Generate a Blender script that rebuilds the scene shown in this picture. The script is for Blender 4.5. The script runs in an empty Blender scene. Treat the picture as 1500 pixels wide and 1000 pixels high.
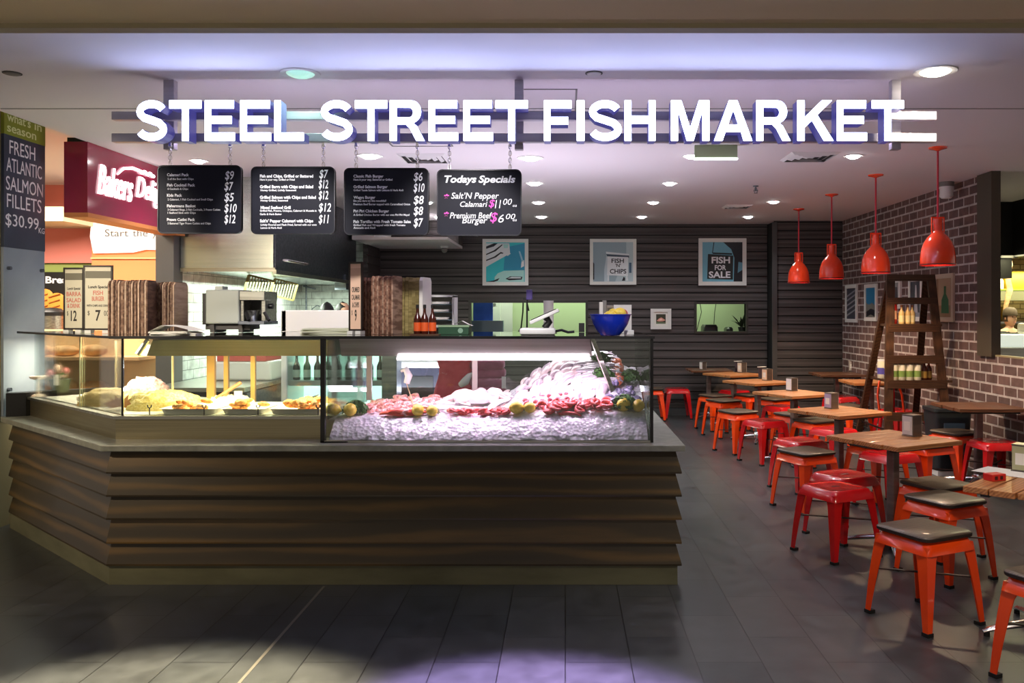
import bpy, bmesh, math, random
from mathutils import Vector, Matrix
random.seed(11)
D = bpy.data
SC = bpy.context.scene
COL = SC.collection
PI = math.pi
RAD = math.radians

# ---------------------------------------------------------------- camera, world, exposure
F, HX, HY, EYE = 1250.0, 828.0, 457.0, 1.6      # focal length in px of a 1500 px wide frame, vanishing point, eye height
cam = D.objects.new('camera', D.cameras.new('camera'))
COL.objects.link(cam)
cam.location = (0, 0, EYE)
cam.rotation_euler = (RAD(90), 0, 0)
cam.data.sensor_width = 36
cam.data.lens = 36 * F / 1500
cam.data.shift_x = (750 - HX) / 1500
cam.data.shift_y = -(500 - HY) / 1500
cam.data.clip_start = 0.05
SC.camera = cam
W = D.worlds.new('world')
SC.world = W
W.use_nodes = True
W.node_tree.nodes['Background'].inputs[0].default_value = (1.0, 0.86, 0.72, 1)
W.node_tree.nodes['Background'].inputs[1].default_value = 0.19
SC.view_settings.view_transform = 'Standard'
SC.view_settings.look = 'None'
SC.view_settings.exposure = 1.18
SC.view_settings.gamma = 1
SC.view_settings.use_curve_mapping = False
try:
    SC.cycles.use_denoising = True
    SC.cycles.transparent_max_bounces = 24
    SC.cycles.max_bounces = 8
    SC.cycles.sample_clamp_indirect = 6
    SC.cycles.caustics_reflective = False
    SC.cycles.caustics_refractive = False
except Exception:
    pass


def light(name, kind, loc, energy, col=(1, 1, 1), rot=(0, 0, 0), size=0.1, size_y=None, spot=120, blend=0.6, parent=None):
    l = D.lights.new(name, kind)
    l.energy = energy
    l.color = col
    if kind == 'AREA':
        l.shape = 'RECTANGLE'
        l.size = size
        l.size_y = size_y or size
    else:
        l.shadow_soft_size = size
    if kind == 'SPOT':
        l.spot_size = RAD(spot)
        l.spot_blend = blend
    o = D.objects.new(name, l)
    COL.objects.link(o)
    o.location = loc
    o.rotation_euler = rot
    if parent:
        o.parent = parent
    return o


# large lights of the place: the mall's ceiling lights behind the viewer, lights of the neighbouring shops
def aim(name, loc, target, energy, col, spot, blend=.5, size=.06):
    d = Vector(target) - Vector(loc)
    o = light(name, 'SPOT', loc, energy, col, size=size, spot=spot, blend=blend)
    o.rotation_euler = d.to_track_quat('-Z', 'Y').to_euler()
    return o


aim('mall_spot', (-4.6, 2.6, 2.72), (-3.6, 5.6, .6), 110, (1, .78, .52), 75, .8)
aim('mall_spot', (-1.7, 2.85, 2.72), (-1.65, 2.95, 0), 1000, (1, .82, .54), 48, .4)
aim('mall_spot', (-.2, 3.0, 2.72), (-.15, 3.05, 0), 1250, (.68, .46, 1), 41, .45)
aim('mall_spot', (1.9, 2.2, 2.72), (2.0, 3.4, 0), 60, (1, .86, .70), 95, .8)
# unseen spots added at the bulkhead to brighten the shelf goods and menu boards
aim('shelf_fill_spot', (-2.9, 3.3, 2.72), (-2.7, 5.6, 1.75), 120, (1, .90, .76), 40, .6)
aim('shelf_fill_spot', (-1.5, 3.6, 2.70), (-1.7, 5.6, 1.72), 70, (1, .94, .90), 36, .6)
aim('shelf_fill_spot', (-.6, 3.6, 2.70), (-.6, 5.6, 1.72), 70, (1, .94, .92), 36, .6)
aim('shelf_fill_spot', (.4, 3.4, 2.72), (.2, 5.5, 1.45), 60, (1, .95, .95), 26, .6)
light('ceiling_fill_light', 'AREA', (-.5, 7.6, .92), 28, (.88, .80, 1), rot=(PI, 0, 0), size=2.2, size_y=.6)  # unseen area light added behind the counter to brighten the ceiling
light('bakery_light', 'AREA', (-5.6, 8.4, 2.95), 100, (1, .88, .74), size=2.2, size_y=1.6)
light('neighbour_kitchen_light', 'AREA', (6.2, 10.8, 2.3), 90, (1, .93, .55), size=1.6, size_y=1.6)
light('kitchen_light', 'AREA', (-3.35, 10.4, 1.93), 55, (.86, 1, .82), size=.5, size_y=2.6)
light('back_room_light', 'AREA', (0.4, 14.1, 2.6), 34, (.80, 1, .68), size=4.5, size_y=.6)


# ---------------------------------------------------------------- pixel <-> place
def P(px, py, Y):
    return Vector(((px - HX) * Y / F, Y, EYE - (py - HY) * Y / F))


def G(px, py, z=0.0):
    Y = (EYE - z) * F / (py - HY)
    return ((px - HX) * Y / F, Y)


# ---------------------------------------------------------------- materials
def lin(r, g, b):
    return tuple((((v / 255) / 12.92) if v / 255 <= 0.04045 else (((v / 255) + 0.055) / 1.055) ** 2.4) for v in (r, g, b)) + (1,)


MATS = {}


def pm(name, rgb, rough=0.5, metal=0.0, es=0.0, ecol=None, coat=0.0, spec=0.5, trans=0.0, sss=0.0):
    if name in MATS:
        return MATS[name]
    m = D.materials.new(name)
    m.use_nodes = True
    b = m.node_tree.nodes['Principled BSDF']
    b.inputs['Base Color'].default_value = lin(*rgb)
    b.inputs['Roughness'].default_value = rough
    b.inputs['Metallic'].default_value = metal
    b.inputs['Specular IOR Level'].default_value = spec
    if es:
        b.inputs['Emission Color'].default_value = lin(*(ecol or rgb))
        b.inputs['Emission Strength'].default_value = es
    if coat:
        b.inputs['Coat Weight'].default_value = coat
        b.inputs['Coat Roughness'].default_value = 0.08
    if trans:
        b.inputs['Transmission Weight'].default_value = trans
    if sss:
        b.inputs['Subsurface Weight'].default_value = sss
        b.inputs['Subsurface Radius'].default_value = (.02, .02, .02)
    MATS[name] = m
    return m


def nodes(m):
    nt = m.node_tree
    return nt, nt.nodes, nt.links, nt.nodes['Principled BSDF']


def coords(nt, scale, rand=True, kind='Object'):
    tc = nt.nodes.new('ShaderNodeTexCoord')
    mp = nt.nodes.new('ShaderNodeMapping')
    mp.inputs['Scale'].default_value = scale
    src = tc.outputs[kind]
    if rand:
        oi = nt.nodes.new('ShaderNodeObjectInfo')
        mu = nt.nodes.new('ShaderNodeMath')
        mu.operation = 'MULTIPLY'
        mu.inputs[1].default_value = 37.0
        nt.links.new(oi.outputs['Random'], mu.inputs[0])
        ad = nt.nodes.new('ShaderNodeVectorMath')
        ad.operation = 'ADD'
        nt.links.new(src, ad.inputs[0])
        nt.links.new(mu.outputs[0], ad.inputs[1])
        src = ad.outputs[0]
    nt.links.new(src, mp.inputs['Vector'])
    return mp.outputs['Vector']


def ramp(nt, stops):
    r = nt.nodes.new('ShaderNodeValToRGB')
    e = r.color_ramp.elements
    while len(e) < len(stops):
        e.new(0.5)
    for k, (p, c) in enumerate(stops):
        e[k].position = p
        e[k].color = c
    return r


def nm(name, c1, c2, scale=(4, 4, 4), rough=0.5, metal=0.0, bump=0.0, detail=6, lo=.35, hi=.65, coat=0, sss=0, spec=.5):
    """two colours mixed by stretched noise"""
    if name in MATS:
        return MATS[name]
    m = pm(name, c1, rough, metal, coat=coat, sss=sss, spec=spec)
    nt, N, L, b = nodes(m)
    v = coords(nt, scale)
    n = N.new('ShaderNodeTexNoise')
    n.inputs['Scale'].default_value = 1
    n.inputs['Detail'].default_value = detail
    L.new(v, n.inputs['Vector'])
    r = ramp(nt, [(lo, lin(*c1)), (hi, lin(*c2))])
    L.new(n.outputs['Fac'], r.inputs[0])
    L.new(r.outputs[0], b.inputs['Base Color'])
    if bump:
        bp = N.new('ShaderNodeBump')
        bp.inputs['Strength'].default_value = bump
        bp.inputs['Distance'].default_value = 0.01
        L.new(n.outputs['Fac'], bp.inputs['Height'])
        L.new(bp.outputs[0], b.inputs['Normal'])
    return m


def wood(name, c1, c2, c3, stretch=(1.3, 9, 9), rough=.5, bump=.25, coat=0, knots=True, spec=.5):
    """grain running along local X"""
    m = pm(name, c1, rough, coat=coat, spec=spec)
    nt, N, L, b = nodes(m)
    v = coords(nt, stretch)
    n0 = N.new('ShaderNodeTexNoise')
    n0.inputs['Scale'].default_value = .55
    n0.inputs['Detail'].default_value = 2
    L.new(v, n0.inputs['Vector'])
    mx = N.new('ShaderNodeVectorMath')
    mx.operation = 'MULTIPLY_ADD'
    L.new(n0.outputs['Color'], mx.inputs[0])
    mx.inputs[1].default_value = (.9, .9, .9) if knots else (.4, .4, .4)
    L.new(v, mx.inputs[2])
    w = N.new('ShaderNodeTexWave')
    w.wave_type = 'RINGS'
    w.rings_direction = 'X'
    w.inputs['Scale'].default_value = .8
    w.inputs['Distortion'].default_value = 2.5
    w.inputs['Detail'].default_value = 3
    w.inputs['Detail Scale'].default_value = 1.5
    L.new(mx.outputs[0], w.inputs['Vector'])
    n1 = N.new('ShaderNodeTexNoise')
    n1.inputs['Scale'].default_value = 2.2
    n1.inputs['Detail'].default_value = 8
    L.new(v, n1.inputs['Vector'])
    a = N.new('ShaderNodeMix')
    a.inputs[0].default_value = .66
    L.new(w.outputs['Fac'], a.inputs[2])
    L.new(n1.outputs['Fac'], a.inputs[3])
    r = ramp(nt, [(.2, lin(*c1)), (.5, lin(*c2)), (.85, lin(*c3))])
    L.new(a.outputs[0], r.inputs[0])
    L.new(r.outputs[0], b.inputs['Base Color'])
    bp = N.new('ShaderNodeBump')
    bp.inputs['Strength'].default_value = bump
    bp.inputs['Distance'].default_value = .004
    L.new(a.outputs[0], bp.inputs['Height'])
    L.new(bp.outputs[0], b.inputs['Normal'])
    MATS[name] = m
    return m


def brickmat(name, c1, c2, mortar, bw, bh, ms, plane='YZ', rough=.8, bump=.6, offset=.5, spec=.3, rvar=0):
    m = pm(name, c1, rough, spec=spec)
    nt, N, L, b = nodes(m)
    tc = N.new('ShaderNodeTexCoord')
    sx = N.new('ShaderNodeSeparateXYZ')
    cx = N.new('ShaderNodeCombineXYZ')
    L.new(tc.outputs['Object'], sx.inputs[0])
    L.new(sx.outputs[plane[0]], cx.inputs['X'])
    L.new(sx.outputs[plane[1]], cx.inputs['Y'])
    t = N.new('ShaderNodeTexBrick')
    t.offset = offset
    t.inputs['Scale'].default_value = 1
    t.inputs['Brick Width'].default_value = bw
    t.inputs['Row Height'].default_value = bh
    t.inputs['Mortar Size'].default_value = ms
    t.inputs['Mortar Smooth'].default_value = .2
    t.inputs['Bias'].default_value = 0
    t.inputs['Color1'].default_value = lin(*c1)
    t.inputs['Color2'].default_value = lin(*c2)
    t.inputs['Mortar'].default_value = lin(*mortar)
    L.new(cx.outputs[0], t.inputs['Vector'])
    n = N.new('ShaderNodeTexNoise')
    n.inputs['Scale'].default_value = 9
    n.inputs['Detail'].default_value = 6
    L.new(tc.outputs['Object'], n.inputs['Vector'])
    r = ramp(nt, [(.25, (.55, .55, .55, 1)), (.75, (1.25, 1.25, 1.25, 1))])
    L.new(n.outputs['Fac'], r.inputs[0])
    mu = N.new('ShaderNodeMix')
    mu.data_type = 'RGBA'
    mu.blend_type = 'MULTIPLY'
    mu.inputs[0].default_value = .8
    L.new(t.outputs['Color'], mu.inputs[6])
    L.new(r.outputs[0], mu.inputs[7])
    L.new(mu.outputs[2], b.inputs['Base Color'])
    if rvar:
        mr = N.new('ShaderNodeMapRange')
        mr.inputs['To Min'].default_value = rough - rvar
        mr.inputs['To Max'].default_value = rough + rvar
        L.new(n.outputs['Fac'], mr.inputs['Value'])
        L.new(mr.outputs[0], b.inputs['Roughness'])
    bp = N.new('ShaderNodeBump')
    bp.inputs['Strength'].default_value = bump
    bp.inputs['Distance'].default_value = .008
    bp.invert = True
    L.new(t.outputs['Fac'], bp.inputs['Height'])
    L.new(bp.outputs[0], b.inputs['Normal'])
    MATS[name] = m
    return m


def glassmat(name, tint=(.93, .97, .95), refl=1.0, rough=.02):
    m = D.materials.new(name)
    m.use_nodes = True
    nt = m.node_tree
    N, L = nt.nodes, nt.links
    N.clear()
    out = N.new('ShaderNodeOutputMaterial')
    mx = N.new('ShaderNodeMixShader')
    tr = N.new('ShaderNodeBsdfTransparent')
    tr.inputs[0].default_value = tint + (1,)
    gl = N.new('ShaderNodeBsdfGlossy')
    gl.inputs['Roughness'].default_value = rough
    fr = N.new('ShaderNodeFresnel')
    fr.inputs['IOR'].default_value = 1.5
    mu = N.new('ShaderNodeMath')
    mu.operation = 'MULTIPLY'
    mu.inputs[1].default_value = refl
    L.new(fr.outputs[0], mu.inputs[0])
    L.new(mu.outputs[0], mx.inputs[0])
    L.new(tr.outputs[0], mx.inputs[1])
    L.new(gl.outputs[0], mx.inputs[2])
    L.new(mx.outputs[0], out.inputs[0])
    MATS[name] = m
    return m


GLASS = glassmat('clear_glass', refl=.8)
SHELFGLASS = glassmat('shelf_glass', (.72, .80, .77), 1.3)
STEEL = nm('brushed_steel', (150, 150, 140), (186, 186, 176), (1.5, 60, 60), .3, .95, .03)
STEELD = nm('dark_steel', (92, 98, 108), (120, 126, 136), (2, 40, 40), .36, .9, .03)
CHROME = pm('chrome', (235, 235, 238), .22, 1)
BLACK = pm('black_metal', (14, 14, 15), .4)
RUBBER = pm('black_rubber', (12, 12, 12), .7)
WHITE = pm('white_plastic', (232, 232, 228), .4)
WHITEP = pm('white_paint', (226, 224, 222), .65)
PAPER = pm('paper', (236, 234, 226), .8)
GREY = pm('grey_paint', (120, 118, 114), .6)
DARKGREY = pm('dark_grey_paint', (62, 60, 58), .6)
CEIL = pm('ceiling_paint', (232, 226, 228), .85)
BEIGE = pm('bulkhead_paint', (232, 214, 168), .8)
RED = nm('red_lacquer', (206, 24, 30), (190, 18, 24), (3, 3, 3), .22, 0, coat=.6)
ORANGE = nm('orange_red_lacquer', (255, 80, 18), (246, 68, 14), (3, 3, 3), .26, 0, coat=.5)
PENDRED = pm('pendant_red_enamel', (248, 66, 26), .14, coat=.9)
PADWOOD = wood('stool_pad_wood', (52, 42, 34), (84, 70, 56), (108, 92, 74), (5, 34, 34), .42, .3, coat=.15)
COUNTERWOOD = wood('counter_wood', (38, 29, 9), (54, 41, 14), (112, 84, 36), (.55, 4.5, 4.5), .4, .05, coat=.12)
TABLEWOOD = wood('table_wood', (132, 78, 42), (178, 116, 66), (206, 146, 90), (3, 26, 26), .42, .15, coat=.2)
DARKTABLE = wood('dark_table_wood', (66, 42, 30), (96, 62, 42), (128, 84, 56), (3, 26, 26), .42, .2, coat=.2)
RAILWOOD = wood('ladder_rail_wood', (46, 28, 17), (70, 44, 27), (92, 60, 38), (26, 26, 2.5), .45, .1, knots=False)
LADDERWOOD = wood('ladder_wood', (46, 28, 17), (70, 44, 27), (92, 60, 38), (3, 26, 26), .45, .1)
BOARDWOOD = wood('wall_board_wood', (66, 61, 61), (78, 73, 72), (98, 92, 91), (.35, 9, 9), .6, .04, spec=.35)
BRICK = brickmat('brick', (98, 78, 76), (118, 92, 88), (186, 176, 174), .235, .100, .011)
BRICKY = brickmat('pale_brick', (176, 150, 92), (206, 184, 126), (120, 100, 62), .22, .075, .007, 'XZ')
TILEW = brickmat('white_tile', (226, 232, 226), (232, 236, 230), (150, 156, 150), .30, .10, .004, 'YZ', .22, .3, 0.5, .5)
TILEB = brickmat('white_tile_back', (220, 228, 222), (228, 234, 228), (150, 156, 150), .30, .10, .004, 'XZ', .22, .3, 0.5, .5)
FLOORM = brickmat('floor_slate', (60, 64, 67), (70, 73, 75), (30, 31, 33), .60, .30, .003, 'YX', .33, .25, .5, .5, .07)
STONE = nm('engineered_stone', (128, 132, 122), (150, 153, 142), (14, 14, 14), .35, 0, .03)
PLINTH = nm('plinth_stone', (96, 96, 74), (112, 112, 88), (3, 3, 10), .5)
CHALK = nm('chalkboard', (13, 15, 28), (20, 22, 36), (3, 3, 3), .62, spec=.25)
CHALKW = pm('chalk_white', (238, 240, 246), .8)
PINK = pm('chalk_pink', (232, 90, 190), .8)


# ---------------------------------------------------------------- mesh builder
class MB:
    def __init__(s):
        s.bm = bmesh.new()
        s.mi = 0

    def add(s, vs, fs):
        v = [s.bm.verts.new(p) for p in vs]
        for f in fs:
            try:
                fa = s.bm.faces.new([v[i] for i in f])
                fa.material_index = s.mi
            except ValueError:
                pass
        return s

    def box(s, c, size, rz=0.0, M=None):
        x, y, z = (d / 2 for d in size)
        vs = [Vector(p) for p in ((-x, -y, -z), (x, -y, -z), (x, y, -z), (-x, y, -z), (-x, -y, z), (x, -y, z), (x, y, z), (-x, y, z))]
        Q = M.to_3x3() if M else Matrix.Rotation(rz, 3, 'Z')
        vs = [Q @ v + Vector(c) for v in vs]
        return s.add(vs, [(0, 3, 2, 1), (4, 5, 6, 7), (0, 1, 5, 4), (1, 2, 6, 5), (2, 3, 7, 6), (3, 0, 4, 7)])

    def b2(s, x0, x1, y0, y1, z0, z1):
        return s.box(((x0 + x1) / 2, (y0 + y1) / 2, (z0 + z1) / 2), (x1 - x0, y1 - y0, z1 - z0))

    def loft(s, rings, cap=True, closed=True):
        n = len(rings[0])
        vs = [p for r in rings for p in r]
        fs = []
        for k in range(len(rings) - 1):
            for i in range(n if closed else n - 1):
                j = (i + 1) % n
                fs.append((k * n + i, k * n + j, (k + 1) * n + j, (k + 1) * n + i))
        if cap:
            fs.append(tuple(reversed(range(n))))
            fs.append(tuple((len(rings) - 1) * n + i for i in range(n)))
        return s.add(vs, fs)

    def tube(s, pts, r, n=8, flat=1.0, cap=True):
        pts = [Vector(p) for p in pts]
        rs = r if isinstance(r, (list, tuple)) else [r] * len(pts)
        t0 = (pts[1] - pts[0]).normalized()
        up = Vector((0, 0, 1)) if abs(t0.z) < .9 else Vector((1, 0, 0))
        a = t0.cross(up).normalized()
        rings = []
        for k, p in enumerate(pts):
            t = (pts[min(k + 1, len(pts) - 1)] - pts[max(k - 1, 0)]).normalized()
            a = (a - t * a.dot(t)).normalized()
            b = t.cross(a)
            rings.append([p + a * rs[k] * math.cos(2 * PI * i / n) + b * rs[k] * flat * math.sin(2 * PI * i / n) for i in range(n)])
        return s.loft(rings, cap)

    def bar(s, p0, p1, w, h):
        """square bar between two points"""
        p0, p1 = Vector(p0), Vector(p1)
        t = (p1 - p0).normalized()
        up = Vector((0, 0, 1)) if abs(t.z) < .95 else Vector((0, 1, 0))
        a = t.cross(up).normalized()
        b = a.cross(t)
        q = [a * (i * w / 2) + b * (j * h / 2) for i, j in ((-1, -1), (1, -1), (1, 1), (-1, 1))]
        return s.loft([[p0 + d for d in q], [p1 + d for d in q]])

    def lathe(s, prof, n=24, c=(0, 0, 0), cap=True):
        c = Vector(c)
        return s.loft([[c + Vector((max(r, 1e-4) * math.cos(2 * PI * i / n), max(r, 1e-4) * math.sin(2 * PI * i / n), z)) for i in range(n)] for r, z in prof], cap)

    def ball(s, c, rx, ry, rz, n=14, m=9, M=None):
        c = Vector(c)
        rings = []
        for k in range(m + 1):
            th = PI * k / m
            rr, z = max(math.sin(th), .002), -math.cos(th)
            ring = [Vector((rx * rr * math.cos(2 * PI * i / n), ry * rr * math.sin(2 * PI * i / n), rz * z)) for i in range(n)]
            if M:
                ring = [M.to_3x3() @ v for v in ring]
            rings.append([c + v for v in ring])
        return s.loft(rings)

    def prism(s, poly, z0, z1):
        a = sum(poly[i][0] * poly[(i + 1) % len(poly)][1] - poly[(i + 1) % len(poly)][0] * poly[i][1] for i in range(len(poly)))
        if a < 0:
            poly = poly[::-1]
        return s.loft([[Vector((x, y, z0)) for x, y in poly], [Vector((x, y, z1)) for x, y in poly]])

    def plate(s, poly, M, t):
        """2-D outline placed by matrix M, thickness t along its local -z"""
        a = sum(poly[i][0] * poly[(i + 1) % len(poly)][1] - poly[(i + 1) % len(poly)][0] * poly[i][1] for i in range(len(poly)))
        if a < 0:
            poly = poly[::-1]
        return s.loft([[M @ Vector((x, y, -t)) for x, y in poly], [M @ Vector((x, y, 0)) for x, y in poly]])

    def text(s, txt, M, h=None, w=None, bold=0.0, shear=0.0, depth=.001, align='L', spacing=1.0, cap_h=None):
        """lettering; fitted to width w and/or height h, local origin at lower left (or centre / right)"""
        c = D.curves.new('t', 'FONT')
        c.body = txt
        c.size = 1
        c.offset = bold
        c.shear = shear
        c.space_character = spacing
        c.resolution_u = 3
        o = D.objects.new('t', c)
        me = D.meshes.new_from_object(o)
        D.objects.remove(o)
        D.curves.remove(c)
        if not me.vertices:
            return s
        xs = [v.co.x for v in me.vertices]
        ys = [v.co.y for v in me.vertices]
        x0, x1, y0, y1 = min(xs), max(xs), min(ys), max(ys)
        base = 0.0 if cap_h else y0
        sy = (cap_h / .729) if cap_h else ((h / (y1 - y0)) if h else None)
        sx = (w / (x1 - x0)) if w else None
        if sx is None:
            sx = sy
        if sy is None:
            sy = sx
        sh = {'L': 0, 'C': -.5, 'R': -1}[align] * (x1 - x0) * sx
        tmp = bmesh.new()
        tmp.from_mesh(me)
        D.meshes.remove(me)
        tmp.verts.ensure_lookup_table()
        if depth:
            r = bmesh.ops.extrude_face_region(tmp, geom=tmp.faces[:])
            for v in r['geom']:
                if isinstance(v, bmesh.types.BMVert):
                    v.co.z += 1
            bmesh.ops.recalc_face_normals(tmp, faces=tmp.faces[:])
        m = {}
        for v in tmp.verts:
            m[v] = s.bm.verts.new(M @ Vector(((v.co.x - x0) * sx + sh, (v.co.y - base) * sy, v.co.z * depth)))
        for f in tmp.faces:
            try:
                fa = s.bm.faces.new([m[v] for v in f.verts])
                fa.material_index = s.mi
            except ValueError:
                pass
        tmp.free()
        return s

    def build(s, name, mats, parent=None, smooth=0, bevel=0.0, loc=None, rz=None):
        me = D.meshes.new(name)
        bmesh.ops.recalc_face_normals(s.bm, faces=s.bm.faces[:])
        s.bm.to_mesh(me)
        s.bm.free()
        for m in (mats if isinstance(mats, (list, tuple)) else [mats]):
            me.materials.append(m)
        if smooth:
            me.polygons.foreach_set('use_smooth', [True] * len(me.polygons))
            me.set_sharp_from_angle(angle=RAD(smooth))
        o = D.objects.new(name, me)
        COL.objects.link(o)
        if parent:
            o.parent = parent
        if loc is not None:
            o.location = loc
        if rz is not None:
            o.rotation_euler = (0, 0, rz)
        if bevel:
            b = o.modifiers.new('bevel', 'BEVEL')
            b.width = bevel
            b.segments = 2
            b.limit_method = 'ANGLE'
        return o


def thing(name, label, cat, loc=(0, 0, 0), rz=0.0, group=None):
    o = D.objects.new(name, None)
    o.empty_display_size = .1
    COL.objects.link(o)
    o.location = loc
    o.rotation_euler = (0, 0, rz)
    return tag(o, label, cat, group)


def tag(o, label, cat, group=None, kind=None):
    o['label'] = label
    o['category'] = cat
    if group:
        o['group'] = group
    if kind:
        o['kind'] = kind
    return o


def struct(name, mb, mats, **k):
    o = mb.build(name, mats, **k)
    o['kind'] = 'structure'
    return o


KIDS = {}


def kids(o):
    return [c for c in o.children]


def dup(root, loc, rz=None, label=None, group=None, scale=None):
    r = root.copy()
    COL.objects.link(r)
    r.location = loc
    if rz is not None:
        r.rotation_euler = (0, 0, rz)
    if label:
        r['label'] = label
    if group:
        r['group'] = group
    if scale:
        r.scale = scale
    for ch in CH.get(root.name, kids(root)):
        c = ch.copy()
        COL.objects.link(c)
        c.parent = r
        for g in CH.get(ch.name, kids(ch)):
            d = g.copy()
            COL.objects.link(d)
            d.parent = c
    return r


CH = {}


def cache(root):
    """remember the children of a prototype, so copying stays quick"""
    CH[root.name] = list(root.children)
    for c in root.children:
        CH[c.name] = list(c.children)
    return root


def frame_m(o, x, y):
    """matrix with origin o and local x, y axes"""
    x, y = Vector(x).normalized(), Vector(y).normalized()
    z = x.cross(y)
    m = Matrix((x, y, z)).transposed().to_4x4()
    m.translation = Vector(o)
    return m


def front(o):
    return frame_m(o, (1, 0, 0), (0, 0, 1))           # faces the viewer


def rightface(o):
    return frame_m(o, (0, 1, 0), (0, 0, 1))           # on a wall that faces +X


def leftface(o):
    return frame_m(o, (0, -1, 0), (0, 0, 1))          # on a wall that faces -X


def rrect(w, h, r, n=4, cx=0.0, cy=0.0):
    pts = []
    for qx, qy, a0 in ((1, 1, 0), (-1, 1, 90), (-1, -1, 180), (1, -1, 270)):
        for k in range(n + 1):
            a = RAD(a0 + 90 * k / n)
            pts.append((cx + qx * (w / 2 - r) + r * math.cos(a), cy + qy * (h / 2 - r) + r * math.sin(a)))
    return pts

# ---------------------------------------------------------------- the setting
ZC = 2.97                       # shop ceiling
YB = 13.3                       # board wall at the back
mb = MB(); mb.b2(-12, 10, -3, 16, -.06, 0)
struct('floor', mb, FLOORM)
mb = MB(); mb.b2(-3.85, 9.5, 3.5, YB + .1, ZC, ZC + .1)
struct('ceiling', mb, CEIL)
mb = MB(); mb.b2(-12, -3.85, 3.5, 12.5, 3.15, 3.25)
struct('ceiling_left', mb, CEIL)
mb = MB(); mb.b2(-12, 10, -3, 3.5, 2.765, 3.3)
struct('ceiling_front', mb, BEIGE)
mb = MB(); mb.b2(-12, 10, 3.44, 3.505, 2.745, 2.80)
struct('trim_1', mb, pm('bulkhead_edge', (176, 166, 136), .7))
mb = MB(); mb.b2(-3.8, 9.5, 5.74, 5.75, ZC - .003, ZC + .02)
struct('trim_2', mb, GREY)
# metal joint strip running through the tiles in front of the counter
mb = MB(); mb.b2(-1.415, -1.40, -2, 4.98, -.01, .0015)
struct('trim_3', mb, pm('joint_strip', (150, 146, 136), .35, .6))


def boards(mb, x0, x1, y, z0, z1, pitch=.128, holes=(), t=.016, axis='X', face=-1):
    """lapped boards on a wall facing -Y (axis X) or +/-X (axis Y); each board tapers upwards"""
    n = int(math.ceil((z1 - z0) / pitch))
    for k in range(n):
        a, b = z0 + k * pitch, min(z0 + (k + 1) * pitch, z1)
        spans = [(x0, x1)]
        for hx0, hx1, hz0, hz1 in holes:
            if b > hz0 + .01 and a < hz1 - .01:
                out = []
                for s0, s1 in spans:
                    if hx1 <= s0 or hx0 >= s1:
                        out.append((s0, s1))
                        continue
                    if hx0 > s0:
                        out.append((s0, hx0))
                    if hx1 < s1:
                        out.append((hx1, s1))
                spans = out
        for s0, s1 in spans:
            prof = [(0, a + .016), (t * 1.5, a + .016), (t * 1.2, b), (0, b)]
            if axis == 'X':
                r = [[Vector((s, y + face * d, z)) for d, z in prof] for s in (s0, s1)]
            else:
                r = [[Vector((y + face * d, s, z)) for d, z in prof] for s in (s0, s1)]
            mb.loft(r)


HOLES = [(-1.47, .318, 1.28, 1.745), (2.045, 2.81, 1.30, 1.725)]
mb = MB()
boards(mb, -2.9, 3.14, YB, .1, ZC, holes=HOLES)
struct('wall_back', mb, BOARDWOOD)
mb = MB()
boards(mb, 3.14, 4.18, 12.85, 0, ZC)
mb.mi = 1
mb.b2(3.16, 4.18, 12.851, YB, 0, ZC)
struct('wall_back_right', mb, [BOARDWOOD, pm('lining_black', (18, 17, 17), .8)])
mb = MB()
mb.b2(3.11, 3.18, 12.80, 12.84, 0, ZC - .02)
struct('trim_4', mb, pm('corner_trim', (74, 72, 72), .5))
mb = MB(); mb.b2(-2.8, 3.12, YB - .05, YB - .01, 0, .105)
struct('baseboard_back', mb, pm('skirting', (92, 94, 96), .5))
# lining behind the boards, with the two serving hatches cut out
mb = MB()
xs = [-2.9, HOLES[0][0], HOLES[0][1], HOLES[1][0], HOLES[1][1], 3.2]
for k in range(5):
    if k in (1, 3):
        h = HOLES[k // 2]
        mb.b2(xs[k], xs[k + 1], YB, YB + .1, 0, h[2]); mb.b2(xs[k], xs[k + 1], YB, YB + .1, h[3], ZC)
    else:
        mb.b2(xs[k], xs[k + 1], YB, YB + .1, 0, ZC)
struct('wall_back_lining', mb, pm('lining_black', (18, 17, 17), .8))
for k, h in enumerate(HOLES):
    mb = MB()
    w = .035
    x0, x1, z0, z1 = h
    for a in ((x0 - w, x1 + w, z1, z1 + w), (x0 - w, x1 + w, z0 - w, z0), (x0 - w, x0, z0, z1), (x1, x1 + w, z0, z1)):
        mb.b2(a[0], a[1], YB - .035, YB + .1, a[2], a[3])
    struct('window_%d' % (k + 1), mb, pm('hatch_frame', (58, 56, 52), .5))
# back room seen through the hatches
mb = MB(); mb.b2(-3, 4.3, 14.7, 14.8, 0, 2.9)
struct('wall_back_room', mb, pm('pale_green_paint', (196, 208, 172), .7))
mb = MB(); mb.b2(-3, 4.3, YB + .12, 14.8, 2.85, 2.95)
struct('ceiling_back_room', mb, CEIL)

# brick wall with an opening towards the neighbouring kitchen
mb = MB()
XW = 4.17
mb.b2(XW, XW + .05, 8.55, 12.86, 0, ZC)
mb.b2(XW, XW + .05, 3.6, 8.55, 0, 1.17)
struct('wall_right', mb, BRICK)
mb = MB(); mb.b2(XW - .035, XW + .055, 8.28, 8.57, 1.165, ZC)
struct('trim_5', mb, pm('jamb_paint', (72, 62, 50), .6))
mb = MB(); mb.b2(XW + .0, XW + .07, 3.6, 8.3, 1.17, 1.185)
struct('trim_6', mb, pm('sill_paint', (150, 140, 104), .5))

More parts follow.
